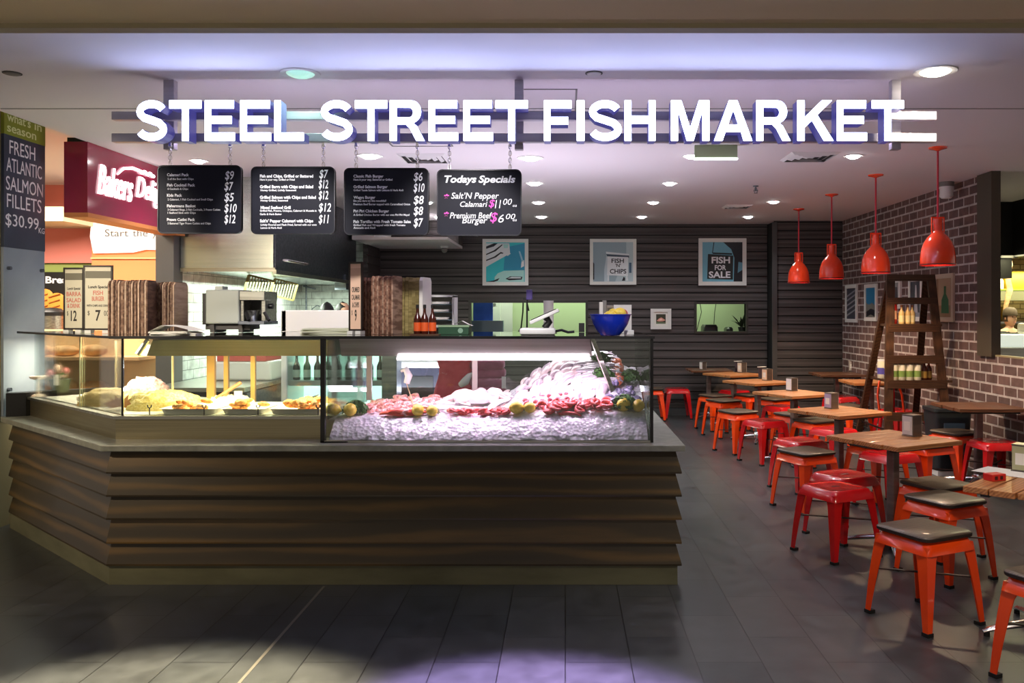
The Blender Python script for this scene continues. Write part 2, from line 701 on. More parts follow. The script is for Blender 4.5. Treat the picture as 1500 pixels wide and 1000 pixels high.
# kitchen of the fish shop
mb = MB(); mb.b2(-4.07, -3.92, 8.72, 12.75, 0, ZC)
struct('wall_left', mb, TILEW)
mb = MB(); mb.b2(-3.92, -2.92, 12.62, 12.75, 0, ZC)
struct('wall_kitchen_back', mb, TILEB)
mb = MB(); boards(mb, 12.45, YB, -2.90, .0, ZC, axis='Y', face=1); mb.b2(-2.95, -2.9, 12.45, YB, 0, ZC)
struct('wall_kitchen_return', mb, BOARDWOOD)
mb = MB(); mb.b2(-4.09, -3.91, 8.52, 8.72, 0, ZC)
struct('trim_7', mb, pm('column_grey', (98, 96, 92), .6))
# boarded bulkhead over the kitchen pass with a white underside
mb = MB()
boards(mb, -2.6, -1.62, 12.75, 2.62, ZC, pitch=.118)
mb.b2(-2.6, -1.60, 12.76, YB, 2.62, ZC)
struct('trim_8', mb, BOARDWOOD)
mb = MB(); mb.b2(-2.9, -1.6, 11.6, YB, 2.585, 2.62); mb.b2(-2.9, -2.6, 11.6, YB, 2.62, ZC)
struct('trim_9', mb, CEIL)

# bakery on the left
mb = MB(); mb.b2(-9, -5.62, 10.4, 10.5, 2.2, 3.15)
struct('wall_bakery_pink', mb, pm('pink_paint', (240, 146, 132), .7))
mb = MB(); mb.b2(-9, -5.0, 10.45, 10.55, 0, 2.2)
struct('wall_bakery_green', mb, pm('green_paint', (162, 178, 96), .7))
mb = MB(); mb.b2(-5.66, -4.05, 10.2, 10.3, 0, 3.15)
struct('wall_bakery_orange', mb, pm('orange_paint', (228, 140, 84), .7))
mb = MB(); mb.b2(-5.66, -4.05, 10.17, 10.2, 2.235, 2.25)
struct('trim_10', mb, pm('orange_trim', (250, 190, 130), .5))
mb = MB(); mb.b2(-9, -5.62, 9.6, 10.4, 2.62, 2.70); mb.b2(-9, -5.62, 9.55, 9.6, 2.62, 2.78)
struct('trim_11', mb, pm('cream_paint', (240, 222, 186), .7))

# neighbouring kitchen on the right
mb = MB(); mb.b2(XW + .05, 9.5, 13.0, 13.1, 0, ZC)
struct('wall_neighbour_back', mb, BRICKY)
mb = MB(); mb.b2(XW + .08, 5.55, 10.6, 10.72, 2.02, ZC); mb.b2(5.55, 9.4, 9.25, 10.7, 2.28, ZC)
struct('trim_12', mb, pm('black_paint', (10, 10, 9), .6))
mb = MB(); mb.b2(XW + .08, 5.6, 10.56, 10.6, 2.27, 2.30)
struct('trim_13', mb, DARKGREY)

# ---------------------------------------------------------------- text panel on the pillar at the left
mb = MB(); mb.b2(-4.9, -4.2, 6.33, 6.86, 0, 3.15)
struct('wall_pillar', mb, pm('pillar_paint', (150, 138, 100), .6))
tp = thing('specials_panel', 'tall green and black chalk panel reading fresh atlantic salmon fillets on the pillar', 'sign', (-4.2, 6.6, 0))
mb = MB(); mb.b2(.0, .02, -.25, .25, .82, 2.085)
lower = mb.build('lower_panel', nm('blue_grey_panel', (132, 146, 160), (150, 162, 172), (2, 2, 2), .28), tp)
lower['label'] = 'plain blue grey lower panel'
mb = MB(); mb.b2(.0, .024, -.25, .25, 2.085, 2.93)
mb.build('chalk_panel', nm('blue_chalkboard', (38, 52, 74), (48, 62, 84), (3, 3, 3), .5), tp)
mb = MB(); mb.b2(.0, .026, -.25, .25, 2.93, 3.13)
mb.build('header_panel', pm('lime_green', (128, 142, 34), .5), tp)
for s, z, w in (("what’s", 3.035, .28), ('in', 3.035, .09), ('season', 2.955, .35)):
    mb = MB(); mb.text(s, rightface((.027, -.22 if s != 'in' else .11, z)), w=w, cap_h=.068, bold=.012)
    mb.build('header_lettering', pm('pale_green_ink', (214, 222, 170), .7), tp)
for s, z, w, x in (('FRESH', 2.79, .31, -.19), ('ATLANTIC', 2.655, .43, -.225), ('SALMON', 2.515, .45, -.23), ('FILLETS', 2.385, .42, -.22), ('$30.99', 2.235, .40, -.235), ('KG', 2.225, .075, .165)):
    mb = MB(); mb.text(s, rightface((.025, x, z)), w=w, h=.105 if s != 'KG' else .045, bold=.0)
    mb.build('chalk_lettering', CHALKW, tp)
for y in (-.2, .2):
    for z in (1.02, 1.93):
        mb = MB(); mb.tube([(.02, y, z), (.045, y, z)], .014, 10)
        mb.build('standoff_bolt', STEELD, tp)

# ---------------------------------------------------------------- bakery sign and things
bs = thing('bakery_fascia', 'dark red hanging fascia with white script lettering left of the menu boards', 'sign', (-3.84, 6.86, 0))
mb = MB(); mb.b2(-.19, 0, 0, 1.75, 2.40, ZC - .0)
mb.build('fascia_box', nm('maroon_gloss', (158, 32, 66), (166, 38, 72), (2, 2, 2), .16, coat=.6), bs)
mb = MB(); mb.b2(-.19, .004, 0, 1.75, 2.365, 2.40)
mb.build('edge_strip', pm('orange_edge', (220, 140, 80), .5), bs)
mb = MB()
mb.text('Bakers', rightface((.002, .14, 2.57)), w=.56, h=.25, bold=.004, shear=.3, depth=.012, spacing=1.0)
mb.build('script_lettering', pm('lit_white_script', (255, 250, 252), .4, es=1.2), bs)
mb = MB()
mb.text('Delight', rightface((.002, .77, 2.57)), w=.62, h=.25, bold=.004, shear=.3, depth=.012, spacing=1.0)
mb.build('script_lettering', pm('lit_white_script', (255, 250, 252), .4, es=1.2), bs)
mb = MB()
mb.tube([(.01, .44, 2.78), (.01, .54, 2.845), (.01, .70, 2.875), (.01, .86, 2.87)], [.008, .012, .014, .014], 8)
for k in range(5):
    mb.ball((.012, .86 + .05 * k, 2.862 + .012 * (k % 2)), .012, .04, .018)
mb.build('wheat_stroke', MATS['lit_white_script'], bs)
mb = MB(); mb.tube([(-.09, .06, ZC), (-.09, .06, ZC + .16)], .03, 10); mb.b2(-.17, -.02, .01, .16, ZC, ZC + .035)
mb.build('hanger', BLACK, bs)

ban = thing('banner', 'glowing white torn edge banner on the orange bakery wall', 'banner', (-5.0, 10.16, 0))
poly = [(-.62, 2.30), (-.66, 2.50), (-.64, 2.72), (-.3, 2.76), (0, 2.80), (.14, 2.86), (.9, 2.86), (.9, 2.40), (.6, 2.42), (.3, 2.40), (.12, 2.34), (0, 2.345), (-.15, 2.31)]
mb = MB(); mb.plate(poly, front((0, 0, 0)), .02)
mb.build('banner_sheet', pm('backlit_white', (255, 246, 238), .6, es=.30), ban)
for s, x, w in (('Start', -.48, .28), ('the', -.15, .18), ('year', .08, .26), ('with', .40, .26)):
    mb = MB(); mb.text(s, front((x, -.003, 2.50)), w=w, cap_h=.09, bold=.005)
    mb.build('printed_word', pm('pale_print', (110, 104, 100), .8), ban)
bb = thing('bread_poster', 'black poster with a photo of golden bread below the words Day Bread', 'poster', (-5.95, 10.448, 0))
mb = MB(); mb.b2(-.90, .02, -.02, 0, 1.35, 2.09)
mb.build('poster_board', pm('poster_black', (26, 22, 16), .5), bb)
mb = MB(); mb.text('Day Bread', front((-.68, -.022, 1.955)), w=.62, cap_h=.085, bold=.03)
mb.build('poster_lettering', CHALKW, bb)
for k in range(4):
    mb = MB(); mb.ball((-.72 + k * .15, -.03, 1.74 - .05 * (k % 2)), .13, .02, .15, M=Matrix.Rotation(.5, 3, 'Y'))
    for j in range(3):
        mb.mi = 1
        mb.bar((-.79 + k * .15, -.052, 1.78 - j * .07), (-.66 + k * .15, -.052, 1.82 - j * .07), .018, .01)
    mb.build('bread_picture', [pm('bread_gold', (238, 160, 60), .6), pm('bread_crease', (176, 90, 22), .6)], bb, smooth=50)
ur = thing('steel_bin', 'cylindrical steel bin with black rim in front of the bread poster', 'bin', (-5.55, 9.2, 0))
mb = MB(); mb.lathe([(.135, 0), (.135, 1.56)], 24)
mb.build('body', STEEL, ur, smooth=40)
mb = MB(); mb.lathe([(.14, 1.56), (.14, 1.60), (.10, 1.64), (.0, 1.65)], 24)
mb.build('lid', BLACK, ur, smooth=40)
# bread shelf seen through the glass of the counter
sh = thing('bakery_shelf', 'cream bakery shelf unit with bread behind the left end of the counter', 'shelf', (-5.0, 8.6, 0))
mb = MB(); mb.b2(-1.3, .75, .3, .34, 0, 1.42); mb.build('back_panel', pm('cream_shelf', (244, 218, 168), .6), sh)
for z in (.40, .76, 1.12):
    mb = MB(); mb.b2(-1.3, .75, -.1, .3, z, z + .03); mb.build('shelf_board', pm('cream_wood', (226, 180, 124), .5), sh)
lc = 0
WHERE = ['low', 'middle', 'top']
BREADL = ['long golden loaf lying %s on the %s shelf of the bakery unit', 'round pale loaf resting %s on the %s shelf of the bakery unit']
for zi, z in enumerate((.43, .79, 1.15)):
    for k, x in enumerate((-.62, -.36, -.1, .2)):
        mb = MB()
        if (k + zi) % 2:
            mb.ball((0, 0, .06), .14, .10, .062, 14, 8)
        else:
            mb.ball((0, 0, .055), .16, .075, .06, 14, 8)
            for j in (-1, 0, 1):
                mb.ball((j * .07, 0, .10), .012, .05, .012, 8, 5)
        o = mb.build('bread_loaf', nm('crust', (214, 150, 84), (246, 204, 142), (20, 20, 20), .6), smooth=60, loc=(-5.0 + x, 8.68, z))
        tag(o, BREADL[(k + zi) % 2] % (['farthest left', 'left of centre', 'right of centre', 'farthest right'][k], ['lowest', 'middle', 'top'][zi]), 'bread', 'bread on the bakery shelves')

# ---------------------------------------------------------------- the counter
CT = .826                        # worktop height
A0, B0, C0 = Vector((.665, 5.0, 0)), Vector((-2.685, 5.0, 0)), Vector((-4.13, 6.33, 0))
ctr = thing('counter', 'long wooden counter clad in dark lapped planks on a stone plinth', 'counter', (0, 0, 0))
mb = MB()
mb.prism([(.64, 5.035), (-2.67, 5.035), (-4.10, 6.36), (-3.45, 6.95), (-2.2, 6.12), (.45, 6.12), (.45, 6.9), (.64, 6.9)], .11, CT - .036)
mb.build('carcass', DARKGREY, ctr)
mb = MB()
mb.prism([(.66, 5.012), (-2.68, 5.012), (-4.125, 6.337), (-3.5, 6.9), (-2.2, 6.1), (.46, 6.1), (.46, 6.9), (.66, 6.9)], 0, .115)
mb.build('plinth', PLINTH, ctr)


def plank(length, z0, z1, m0=0.0, m1=0.0, name='plank'):
    """lapped plank, its ends mitred by m0 / m1 per unit of depth"""
    mb = MB()
    prof = [(0, 0), (-.042, 0), (-.042, .010), (-.008, z1 - z0), (0, z1 - z0)]
    mb.loft([[Vector((y * m0, y, z)) for y, z in prof], [Vector((length - y * m1, y, z)) for y, z in prof]])
    return mb.build(name, COUNTERWOOD, ctr)


zs = [.116, .245, .385, .52, .655, .79]
L45 = math.hypot(1.43, 1.325)
a45 = math.atan2(-1.325, 1.43)
T45 = math.tan(-a45 / 2)
for k in range(5):
    o = plank(.64 + 2.67, zs[k], zs[k + 1], T45, 1.0); o.location = (-2.67, 5.035, zs[k])
    o = plank(L45, zs[k], zs[k + 1], 0, T45); o.location = (-4.10, 6.36, zs[k]); o.rotation_euler = (0, 0, a45)
    o = plank(1.86, zs[k], zs[k + 1], 1.0, 0); o.location = (.64, 5.035, zs[k]); o.rotation_euler = (0, 0, RAD(90))
wt = [(.697, 4.955), (-2.70, 4.955), (-4.145, 6.275), (-4.19, 6.33), (-3.45, 7.0), (-2.2, 6.15), (.45, 6.15), (.45, 6.92), (.697, 6.92)]
mb = MB(); mb.prism(wt, CT - .036, CT)
o = mb.build('worktop', STONE, bevel=.004)
tag(o, 'grey stone worktop slab along the top of the plank counter', 'worktop')

# ---------------------------------------------------------------- seafood case
ZS = 1.446                       # underside of the shelf
YG = 5.07
sc = thing('seafood_case', 'glass seafood display case with ice and a bright pink white tube light', 'display case', (0, 0, 0))
XL, XR = -1.43, .505
mb = MB(); mb.b2(XL, XR, YG, YG + .008, CT, ZS); mb.build('front_glass', GLASS, sc)
mb = MB(); mb.b2(XR - .008, XR, YG + .01, 6.1, CT, ZS); mb.build('side_glass', GLASS, sc)
mb = MB(); mb.b2(XL + .01, XL + .016, YG + .02, 6.1, .96, ZS); mb.build('divider_glass', GLASS, sc)
mb = MB(); mb.b2(XL - .022, XL + .004, YG - .012, YG + .02, CT, ZS); mb.b2(XL - .02, XL + .14, YG - .012, YG - .002, CT, CT + .008); mb.build('corner_post', BLACK, sc)
mb = MB(); mb.b2(XR, XR + .018, YG - .006, YG + .02, CT, ZS); mb.build('corner_post', BLACK, sc)
mb = MB(); mb.b2(XL, XR, YG - .012, YG - .002, CT, CT + .012); mb.build('front_rail', STEEL, sc)
# light housing: sloping steel canopy, its right end cut at a slant
mb = MB()
prof = [(5.28, 1.44), (5.34, 1.325), (5.62, 1.325), (5.70, 1.44)]
x1s = [.15, .17, .17, .15]
mb.loft([[Vector((XL + .03, y, z)) for y, z in prof], [Vector((x, y, z)) for (y, z), x in zip(prof, x1s)]])
mb.build('light_housing', nm('case_steel', (150, 148, 140), (170, 168, 160), (1, 40, 40), .34, .8), sc)
mb = MB(); mb.tube([(-1.05, 5.33, 1.312), (.15, 5.33, 1.312)], .013, 10)
mb.build('light_tube', pm('tube_glow', (255, 226, 250), .5, es=6), sc)
light('case_light', 'AREA', (-.42, 5.36, 1.295), 5.0, (1, .70, .98), size=1.5, size_y=.10, parent=sc)
light('case_light', 'AREA', (-.2, 5.95, 1.40), 1.6, (1, .84, .97), rot=(RAD(-15), 0, 0), size=1.2, size_y=.06, parent=sc)
mb = MB(); mb.bar((.165, 5.30, 1.44), (.30, 5.40, 1.10), .012, .03); mb.build('glass_bracket', STEEL, sc)
# sliding back doors
for x0, x1, y in ((XL + .03, -.62, 6.02), (-.66, .08, 6.06)):
    mb = MB(); mb.b2(x0, x1, y, y + .006, .98, ZS); d = mb.build('sliding_door', GLASS, sc)
    mb = MB()
    for xa in (x0, x1 - .035):
        mb.b2(xa, xa + .035, y - .012, y + .018, .98, ZS)
    mb.b2(x0, x1, y - .012, y + .018, ZS - .03, ZS); mb.build('door_frame', pm('door_frame_pink_alloy', (206, 190, 186), .35, .5), d)
mb = MB(); mb.prism([(XL + .02, 5.30), (XR - .02, 5.30), (XR - .02, 6.1), (XL + .02, 6.1)], CT, CT + .05)
mb.build('tray', STEEL, sc)

# ---------------------------------------------------------------- hot food case
hc = thing('hot_food_case', 'glass hot food display case on a steel base with warm light at the left', 'display case', (0, 0, 0))
hb = [(-1.475, 5.20), (-2.74, 5.20), (-4.02, 6.40), (-3.5, 6.98), (-2.25, 6.12), (-1.475, 6.12)]
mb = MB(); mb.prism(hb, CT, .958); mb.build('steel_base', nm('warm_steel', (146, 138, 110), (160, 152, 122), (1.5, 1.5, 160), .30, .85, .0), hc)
mb = MB(); mb.prism([(-1.47, 5.185), (-2.75, 5.185), (-4.05, 6.40), (-4.0, 6.44), (-2.73, 5.23), (-1.47, 5.23)], .95, .968); mb.build('front_lip', STEEL, hc)
mb = MB(); mb.prism([(-1.50, 5.26), (-2.72, 5.26), (-3.90, 6.37), (-3.5, 6.85), (-2.3, 6.0), (-1.50, 6.0)], .956, .9675); mb.build('food_bed', pm('white_enamel', (240, 238, 226), .3), hc)
mb = MB(); mb.prism([(-4.02, 6.36), (-4.13, 6.30), (-4.15, 6.40), (-3.75, 6.78), (-3.5, 6.98)], CT, 1.0); mb.build('end_block', BLACK, hc)
mb = MB(); mb.b2(-2.70, -1.46, 5.215, 5.222, .968, ZS); mb.build('front_glass', GLASS, hc)
q0, q1 = Vector((-2.705, 5.218)), Vector((-4.0, 6.41))
dv = (q1 - q0).normalized(); nv = Vector((dv.y, -dv.x))
for t0, t1 in ((.0, .42), (.43, .98)):
    a, b = q0.lerp(q1, t0), q0.lerp(q1, t1)
    mb = MB(); mb.prism([tuple(a), tuple(b), tuple(b + nv * .007), tuple(a + nv * .007)], .968, ZS); mb.build('angled_glass', GLASS, hc)
mb = MB(); mb.tube([(-2.705, 5.212, .968), (-2.705, 5.212, ZS)], .006, 6); mb.build('glass_joint', BLACK, hc)
a = q0.lerp(q1, .425)
mb = MB(); mb.tube([(a.x, a.y, .968), (a.x, a.y, ZS)], .004, 6); mb.build('glass_joint', pm('seal_green', (150, 156, 120), .5), hc)
mb = MB()
prof = [(5.38, 1.425), (5.42, 1.322), (5.75, 1.322), (5.80, 1.425)]
mb.loft([[Vector((x, y, z)) for (y, z), x in zip(prof, (-2.60, -2.66, -2.9, -2.85))], [Vector((-1.46, y, z)) for y, z in prof]])
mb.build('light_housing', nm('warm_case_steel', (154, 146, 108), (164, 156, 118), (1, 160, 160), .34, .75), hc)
mb = MB(); mb.bar((-2.62, 5.36, 1.425), (-2.70, 5.40, 1.33), .012, .02); mb.build('canopy_bracket', STEEL, hc)
light('case_light', 'AREA', (-2.0, 5.55, 1.31), 9, (1, .84, .50), size=1.1, size_y=.12, parent=hc)
light('case_light', 'AREA', (-3.45, 6.27, 1.40), 15, (1, .88, .64), rot=(0, 0, RAD(-43)), size=1.4, size_y=.3, parent=hc)
for x, w, nme in ((-2.53, .055, 'door_stile'), (-2.41, .03, 'door_stile'), (-2.22, .03, 'door_stile')):
    mb = MB(); mb.b2(x, x + w, 6.02, 6.05, .96, ZS); mb.build(nme, pm('gold_stile', (214, 168, 96), .4, .3), hc)
for x in (-3.16, -2.76):
    mb = MB(); mb.tube([(x, 6.0, .96), (x, 6.0, ZS)], .008, 8); mb.build('rear_post', pm('pale_stile', (222, 206, 160), .4), hc)
mb = MB(); mb.b2(-2.40, -1.48, 6.03, 6.036, .96, ZS); mb.build('sliding_door', GLASS, hc)

# ---------------------------------------------------------------- glass shelf over both cases
gs = thing('glass_shelf', 'long dark edged glass shelf lying on top of both display cases', 'shelf', (0, 0, 0))
sp = [(.525, 5.055), (-2.70, 5.055), (-4.06, 6.33), (-3.98, 6.45), (-3.1, 7.0), (-2.25, 6.25), (.525, 6.25)]
mb = MB(); mb.prism(sp, ZS, ZS + .010); mb.build('shelf_pane', SHELFGLASS, gs)
mb = MB(); mb.b2(-2.70, .53, 5.048, 5.056, ZS - .004, ZS + .012); mb.build('front_edge', BLACK, gs)
mb = MB(); mb.prism([(-2.70, 5.048), (-4.065, 6.325), (-4.06, 6.333), (-2.695, 5.056)], ZS - .002, ZS + .012); mb.build('angled_edge', BLACK, gs)
mb = MB(); mb.b2(-1.44, .52, 5.50, 6.24, ZS - .012, ZS - .001); mb.build('steel_deck', STEEL, gs)
mb = MB(); mb.b2(-2.45, -1.46, 5.60, 6.24, ZS - .012, ZS - .001); mb.build('steel_deck', STEEL, gs)

# ---------------------------------------------------------------- big lit sign
YL = 4.86
sg = thing('shop_sign', 'large illuminated white letters STEEL STREET FISH MARKET on a hanging rail frame', 'sign', (0, 0, 0))
FACE = pm('lit_letter_face', (236, 240, 255), .4, es=8.0, ecol=(188, 200, 255))
RETURN = pm('letter_return', (120, 122, 160), .35, .2, es=.10, ecol=(100, 96, 220))
S_ = lambda px, Y=YL: (px - HX) * Y / F
zb, zt = EYE + (457 - 206) * YL / F, EYE + (457 - 147) * YL / F
LET = [('S', 200, 244), ('T', 248, 295), ('E', 300, 344), ('E', 352, 397), ('L', 402, 445),
       ('S', 470, 516), ('T', 520, 567), ('R', 571, 622), ('E', 628, 671), ('E', 679, 722), ('T', 726, 773),
       ('F', 797, 837), ('I', 845, 856), ('S', 863, 910), ('H', 915, 960),
       ('M', 983, 1039), ('A', 1046, 1102), ('R', 1108, 1158), ('K', 1168, 1221), ('E', 1226, 1270), ('T', 1277, 1324)]


def letter_poly(ch):
    """block capitals on a unit square, strokes drawn as overlapping closed outlines"""
    t, u = .215, .20          # vertical stem and horizontal bar
    if ch == 'T':
        return [[(0, 1), (0, 1 - u), (.5 - t / 2, 1 - u), (.5 - t / 2, 0), (.5 + t / 2, 0), (.5 + t / 2, 1 - u), (1, 1 - u), (1, 1)]]
    if ch == 'E':
        return [[(0, 0), (0, 1), (.97, 1), (.97, 1 - u), (t, 1 - u), (t, .61), (.90, .61), (.90, .42), (t, .42), (t, u), (1, u), (1, 0)]]
    if ch == 'F':
        return [[(0, 0), (0, 1), (1, 1), (1, 1 - u), (t + .02, 1 - u), (t + .02, .59), (.88, .59), (.88, .40), (t + .02, .40), (t + .02, 0)]]
    if ch == 'L':
        return [[(0, 0), (0, 1), (t, 1), (t, u), (1, u), (1, 0)]]
    if ch == 'I':
        return [[(0, 0), (0, 1), (1, 1), (1, 0)]]
    if ch == 'H':
        return [[(0, 0), (0, 1), (t, 1), (t, .62), (1 - t, .62), (1 - t, 1), (1, 1), (1, 0), (1 - t, 0), (1 - t, .42), (t, .42), (t, 0)]]
    if ch == 'M':
        return [[(0, 0), (0, 1), (.27, 1), (.5, .32), (.73, 1), (1, 1), (1, 0), (.82, 0), (.82, .74), (.59, 0), (.41, 0), (.18, .74), (.18, 0)]]
    if ch == 'K':
        return [[(0, 0), (0, 1), (.2, 1), (.2, .58), (.68, 1), (.96, 1), (.55, .64), (1, 0), (.73, 0), (.40, .50), (.2, .33), (.2, 0)]]
    if ch == 'A':
        return [[(0, 0), (.39, 1), (.61, 1), (1, 0), (.77, 0), (.70, .22), (.30, .22), (.37, .40), (.63, .40), (.5, .76), (.22, 0)]]
    if ch == 'R':
        o = [(0, 0), (0, 1), (.60, 1)]
        o += [(.62 + .28 * math.sin(RAD(a)), .72 + .28 * math.cos(RAD(a))) for a in range(15, 166, 15)]
        o += [(.70, .42), (.78, .36), (1, 0), (.76, 0), (.58, .30), (.46, .40), (.201, .40), (.201, .58)]
        o += [(.56 + .11 * math.sin(RAD(a)), .70 + .12 * math.cos(RAD(a))) for a in range(170, 9, -20)]
        o += [(.20, .82), (.199, .58), (.199, .40), (.20, 0)]
        return [o]
    if ch == 'S':
        w = .19
        c = []
        for a in range(20, 181, 16):        # upper bowl, from the upper right end round to the left
            c.append((.5 + .39 * math.cos(RAD(a)), .715 + .195 * math.sin(RAD(a))))
        c += [(.13, .66), (.24, .575), (.5, .51), (.76, .44), (.885, .34)]
        for a in range(0, -166, -16):
            c.append((.5 + .405 * math.cos(RAD(a)), .285 + .195 * math.sin(RAD(a))))
        lft, rgt = [], []
        for k, p in enumerate(c):
            a, b = Vector(c[max(k - 1, 0)]), Vector(c[min(k + 1, len(c) - 1)])
            d = (b - a)
            d = Vector((d.x * .75, d.y)).normalized()
            nx, ny = -d.y * 1.18, d.x
            lft.append((p[0] + nx * w / 2, p[1] + ny * w / 2))
            rgt.append((p[0] - nx * w / 2, p[1] - ny * w / 2))
        return [lft + rgt[::-1]]


def letter(ch, x0, x1):
    mb = MB()
    for poly in letter_poly(ch):
        pts = [Vector((S_(x0) + p[0] * (S_(x1) - S_(x0)), 0, zb + p[1] * (zt - zb))) for p in poly]
        f = [v.co for v in []]
        n = len(pts)
        fr = [mb.bm.verts.new(p + Vector((0, YL, 0))) for p in pts]
        bk = [mb.bm.verts.new(p + Vector((0, YL + .10, 0))) for p in pts]
        a = mb.bm.faces.new(fr); a.material_index = 0
        b = mb.bm.faces.new(bk[::-1]); b.material_index = 1
        for i in range(n):
            q = mb.bm.faces.new((fr[i], bk[i], bk[(i + 1) % n], fr[(i + 1) % n])); q.material_index = 1
        a.normal_update(); b.normal_update()
        bmesh.ops.triangulate(mb.bm, faces=[a, b])
    return mb.build('letter', [FACE, RETURN], sg)


for ch, a, b in LET:
    letter(ch, a, b)
RAIL = nm('sign_rail', (172, 168, 176), (186, 182, 190), (2, 30, 30), .4, .15)
YR = 4.98
for y0, y1 in ((163, 175), (195, 207.5)):
    mb = MB(); mb.b2(S_(163, YR), S_(1372, YR), YR, YR + .05, EYE + (457 - y1) * YR / F, EYE + (457 - y0) * YR / F)
    mb.build('rail', RAIL, sg, bevel=.003)
mb = MB(); mb.b2(-2.5, 2.1, YR + .052, YR + .062, 2.60, 2.62); mb.build('rear_fill_strip', pm('rear_fill_glow', (255, 255, 255), .5, es=7, ecol=(226, 208, 255)), sg)  # glowing strip added behind the rail to brighten the ceiling
for x0, x1 in ((233, 249), (753, 766), (1311, 1325)):
    mb = MB(); mb.b2(S_(x0, YR), S_(x1, YR), YR + .05, YR + .10, 2.56, ZC)
    mb.build('post', RAIL, sg, bevel=.003)

# ---------------------------------------------------------------- menu boards under the sign
YM = 4.99


B = .028


def menu(label, x0, x1, y0, y1, lines, prices, py, extra=None):
    cx = (S_(x0, YM) + S_(x1, YM)) / 2
    w = S_(x1, YM) - S_(x0, YM)
    zt_, zb_ = EYE + (457 - y0) * YM / F, EYE + (457 - y1) * YM / F
    h = zt_ - zb_
    t = thing('menu_board', label, 'menu board', (cx, YM, zb_), 0, 'black menu boards under the sign')
    mb = MB(); mb.plate(rrect(w, h, .032, 5, 0, h / 2), front((0, 0, 0)), .022)
    mb.build('board', CHALK, t)
    mb = MB(); a = rrect(w, h, .032, 5, 0, h / 2); b = rrect(w - .012, h - .012, .027, 5, 0, h / 2)
    n = len(a)
    mb.loft([[Vector((p[0], -.002, p[1])) for p in b], [Vector((p[0], -.006, p[1])) for p in b], [Vector((p[0], -.006, p[1])) for p in a], [Vector((p[0], .023, p[1])) for p in a]], cap=False)
    mb.build('rim', pm('dark_rim', (34, 34, 42), .3, .4), t)
    sc_ = YM / F
    items = []
    for ln in lines:
        (items.append([ln]) if ln[5] >= B - .001 else items[-1].append(ln))
    for it in items:
        mb = MB()
        for s, px, yy, wpx, hpx, bold in it:
            mb.text(s, front(((px - x0) * sc_ - w / 2, -.003, (y1 - yy) * sc_)), w=wpx * sc_, cap_h=hpx * sc_, bold=bold, depth=.0006)
        mb.build('menu_item', CHALKW, t)
    for s, px, yy, wpx in prices:
        mb = MB(); mb.text(s, front(((px - x0) * sc_ - w / 2, -.003, (y1 - yy) * sc_)), w=wpx * sc_, h=14.5 * sc_, bold=.012 if '!' not in s else .04, shear=.18, depth=.0006)
        mb.build('handwritten_price', CHALKW, t)
    for s, px, yy, wpx, hpx, mat, bold in (extra or []):
        mb = MB(); mb.text(s, front(((px - x0) * sc_ - w / 2, -.003, (y1 - yy) * sc_)), w=wpx * sc_, h=hpx * sc_, bold=bold, shear=.22, depth=.0006)
        mb.build('handwriting', mat, t)
    ztop = EYE + (457 - 207.5) * YR / F
    for s in py:
        x = (s - x0) * sc_ - w / 2
        mb = MB()
        L = ztop - zt_
        mb.tube([(x, .011, h - .012), (x, .011, h + L + .0)], .0022, 6)
        for k in range(4):
            zz = h + L * (.1 + .25 * k)
            mb.tube([(x + .008 * math.cos(a), .011 + (.004 * math.cos(a) if k % 2 else 0), zz + .016 * math.sin(a)) for a in [PI * 2 * i / 10 for i in range(11)]], .0022, 5)
        mb.box((x, .011, h + L - .012), (.014, .012, .024))
        mb.build('hanging_chain', CHROME, t, smooth=50)
    return t


menu('leftmost black menu board, starting with Calamari Pack', 231, 354, 242, 342,
     [('Calamari Pack', 245, 258, 32, 4.2, B), ('5 of the Best with Chips', 246, 263.5, 38, 3, .01),
      ('Fish Cocktail Pack', 245, 273, 41, 4.2, B), ('6 Cocktails & Chips', 246, 278, 30, 3, .01),
      ('Kids Pack', 245, 288, 22, 4.2, B), ('2 Calamari, 1 Fish Cocktail and Small Chips', 246, 293.5, 66, 3, .01),
      ('Fishermans Basket', 245, 303.5, 42, 4.2, B), ('3 Calamari Rings, 2 Fish Cocktails, 3 Prawn Cutlets', 246, 308.5, 77, 3, .01), ('1 Seafood Stick with Chips', 246, 313, 41, 3, .01),
      ('Prawn Cutlet Pack', 245, 323.5, 41, 4.2, B), ('5 Battered Tiger Prawn Cutlets and Chips', 246, 328.5, 63, 3, .01)],
     [('$9', 330, 265, 13), ('$7', 329, 281, 13), ('$5', 329, 297, 14), ('$10', 329, 313, 18), ('$12', 329, 329, 16)], (248, 336))
menu('black menu board second from the left, starting with Fish and Chips', 368, 491, 244, 343,
     [('Fish and Chips, Grilled or Battered', 381, 260, 78, 4.4, .035), ('Have it your way, Grilled or Fried', 381, 264.5, 51, 3, .02),
      ('Grilled Barra with Chips and Salad', 381, 275.5, 78, 4.4, .035), ('Honey Grilled, Lightly Seasoned', 382, 280, 52, 3, .02),
      ('Grilled Salmon with Chips and Salad', 381, 291, 82, 4.4, .035), ('Honey Grilled, Seasoned', 382, 295, 40, 3, .02),
      ('Mixed Seafood Grill', 382, 306, 44, 4.4, .035), ('Grilled Fish, Prawns, Octopus, Calamari & Mussels in', 381, 310, 83, 3, .02), ('Garlic & Herb Butter', 381, 315, 32, 3, .02),
      ("Salt'n' Pepper Calamari with Chips", 381, 325.5, 78, 4.4, .035), ('Lightly Floured and Flash Fried, Served with our own', 382, 330.5, 82, 3, .02), ('Lemon & Herb Aioli', 382, 335, 31, 3, .02)],
     [('$7', 468, 263, 13), ('$12', 467, 278, 14), ('$12', 467, 294, 14), ('$12', 467, 312, 18), ('$11', 467, 329, 15)], (385, 473))
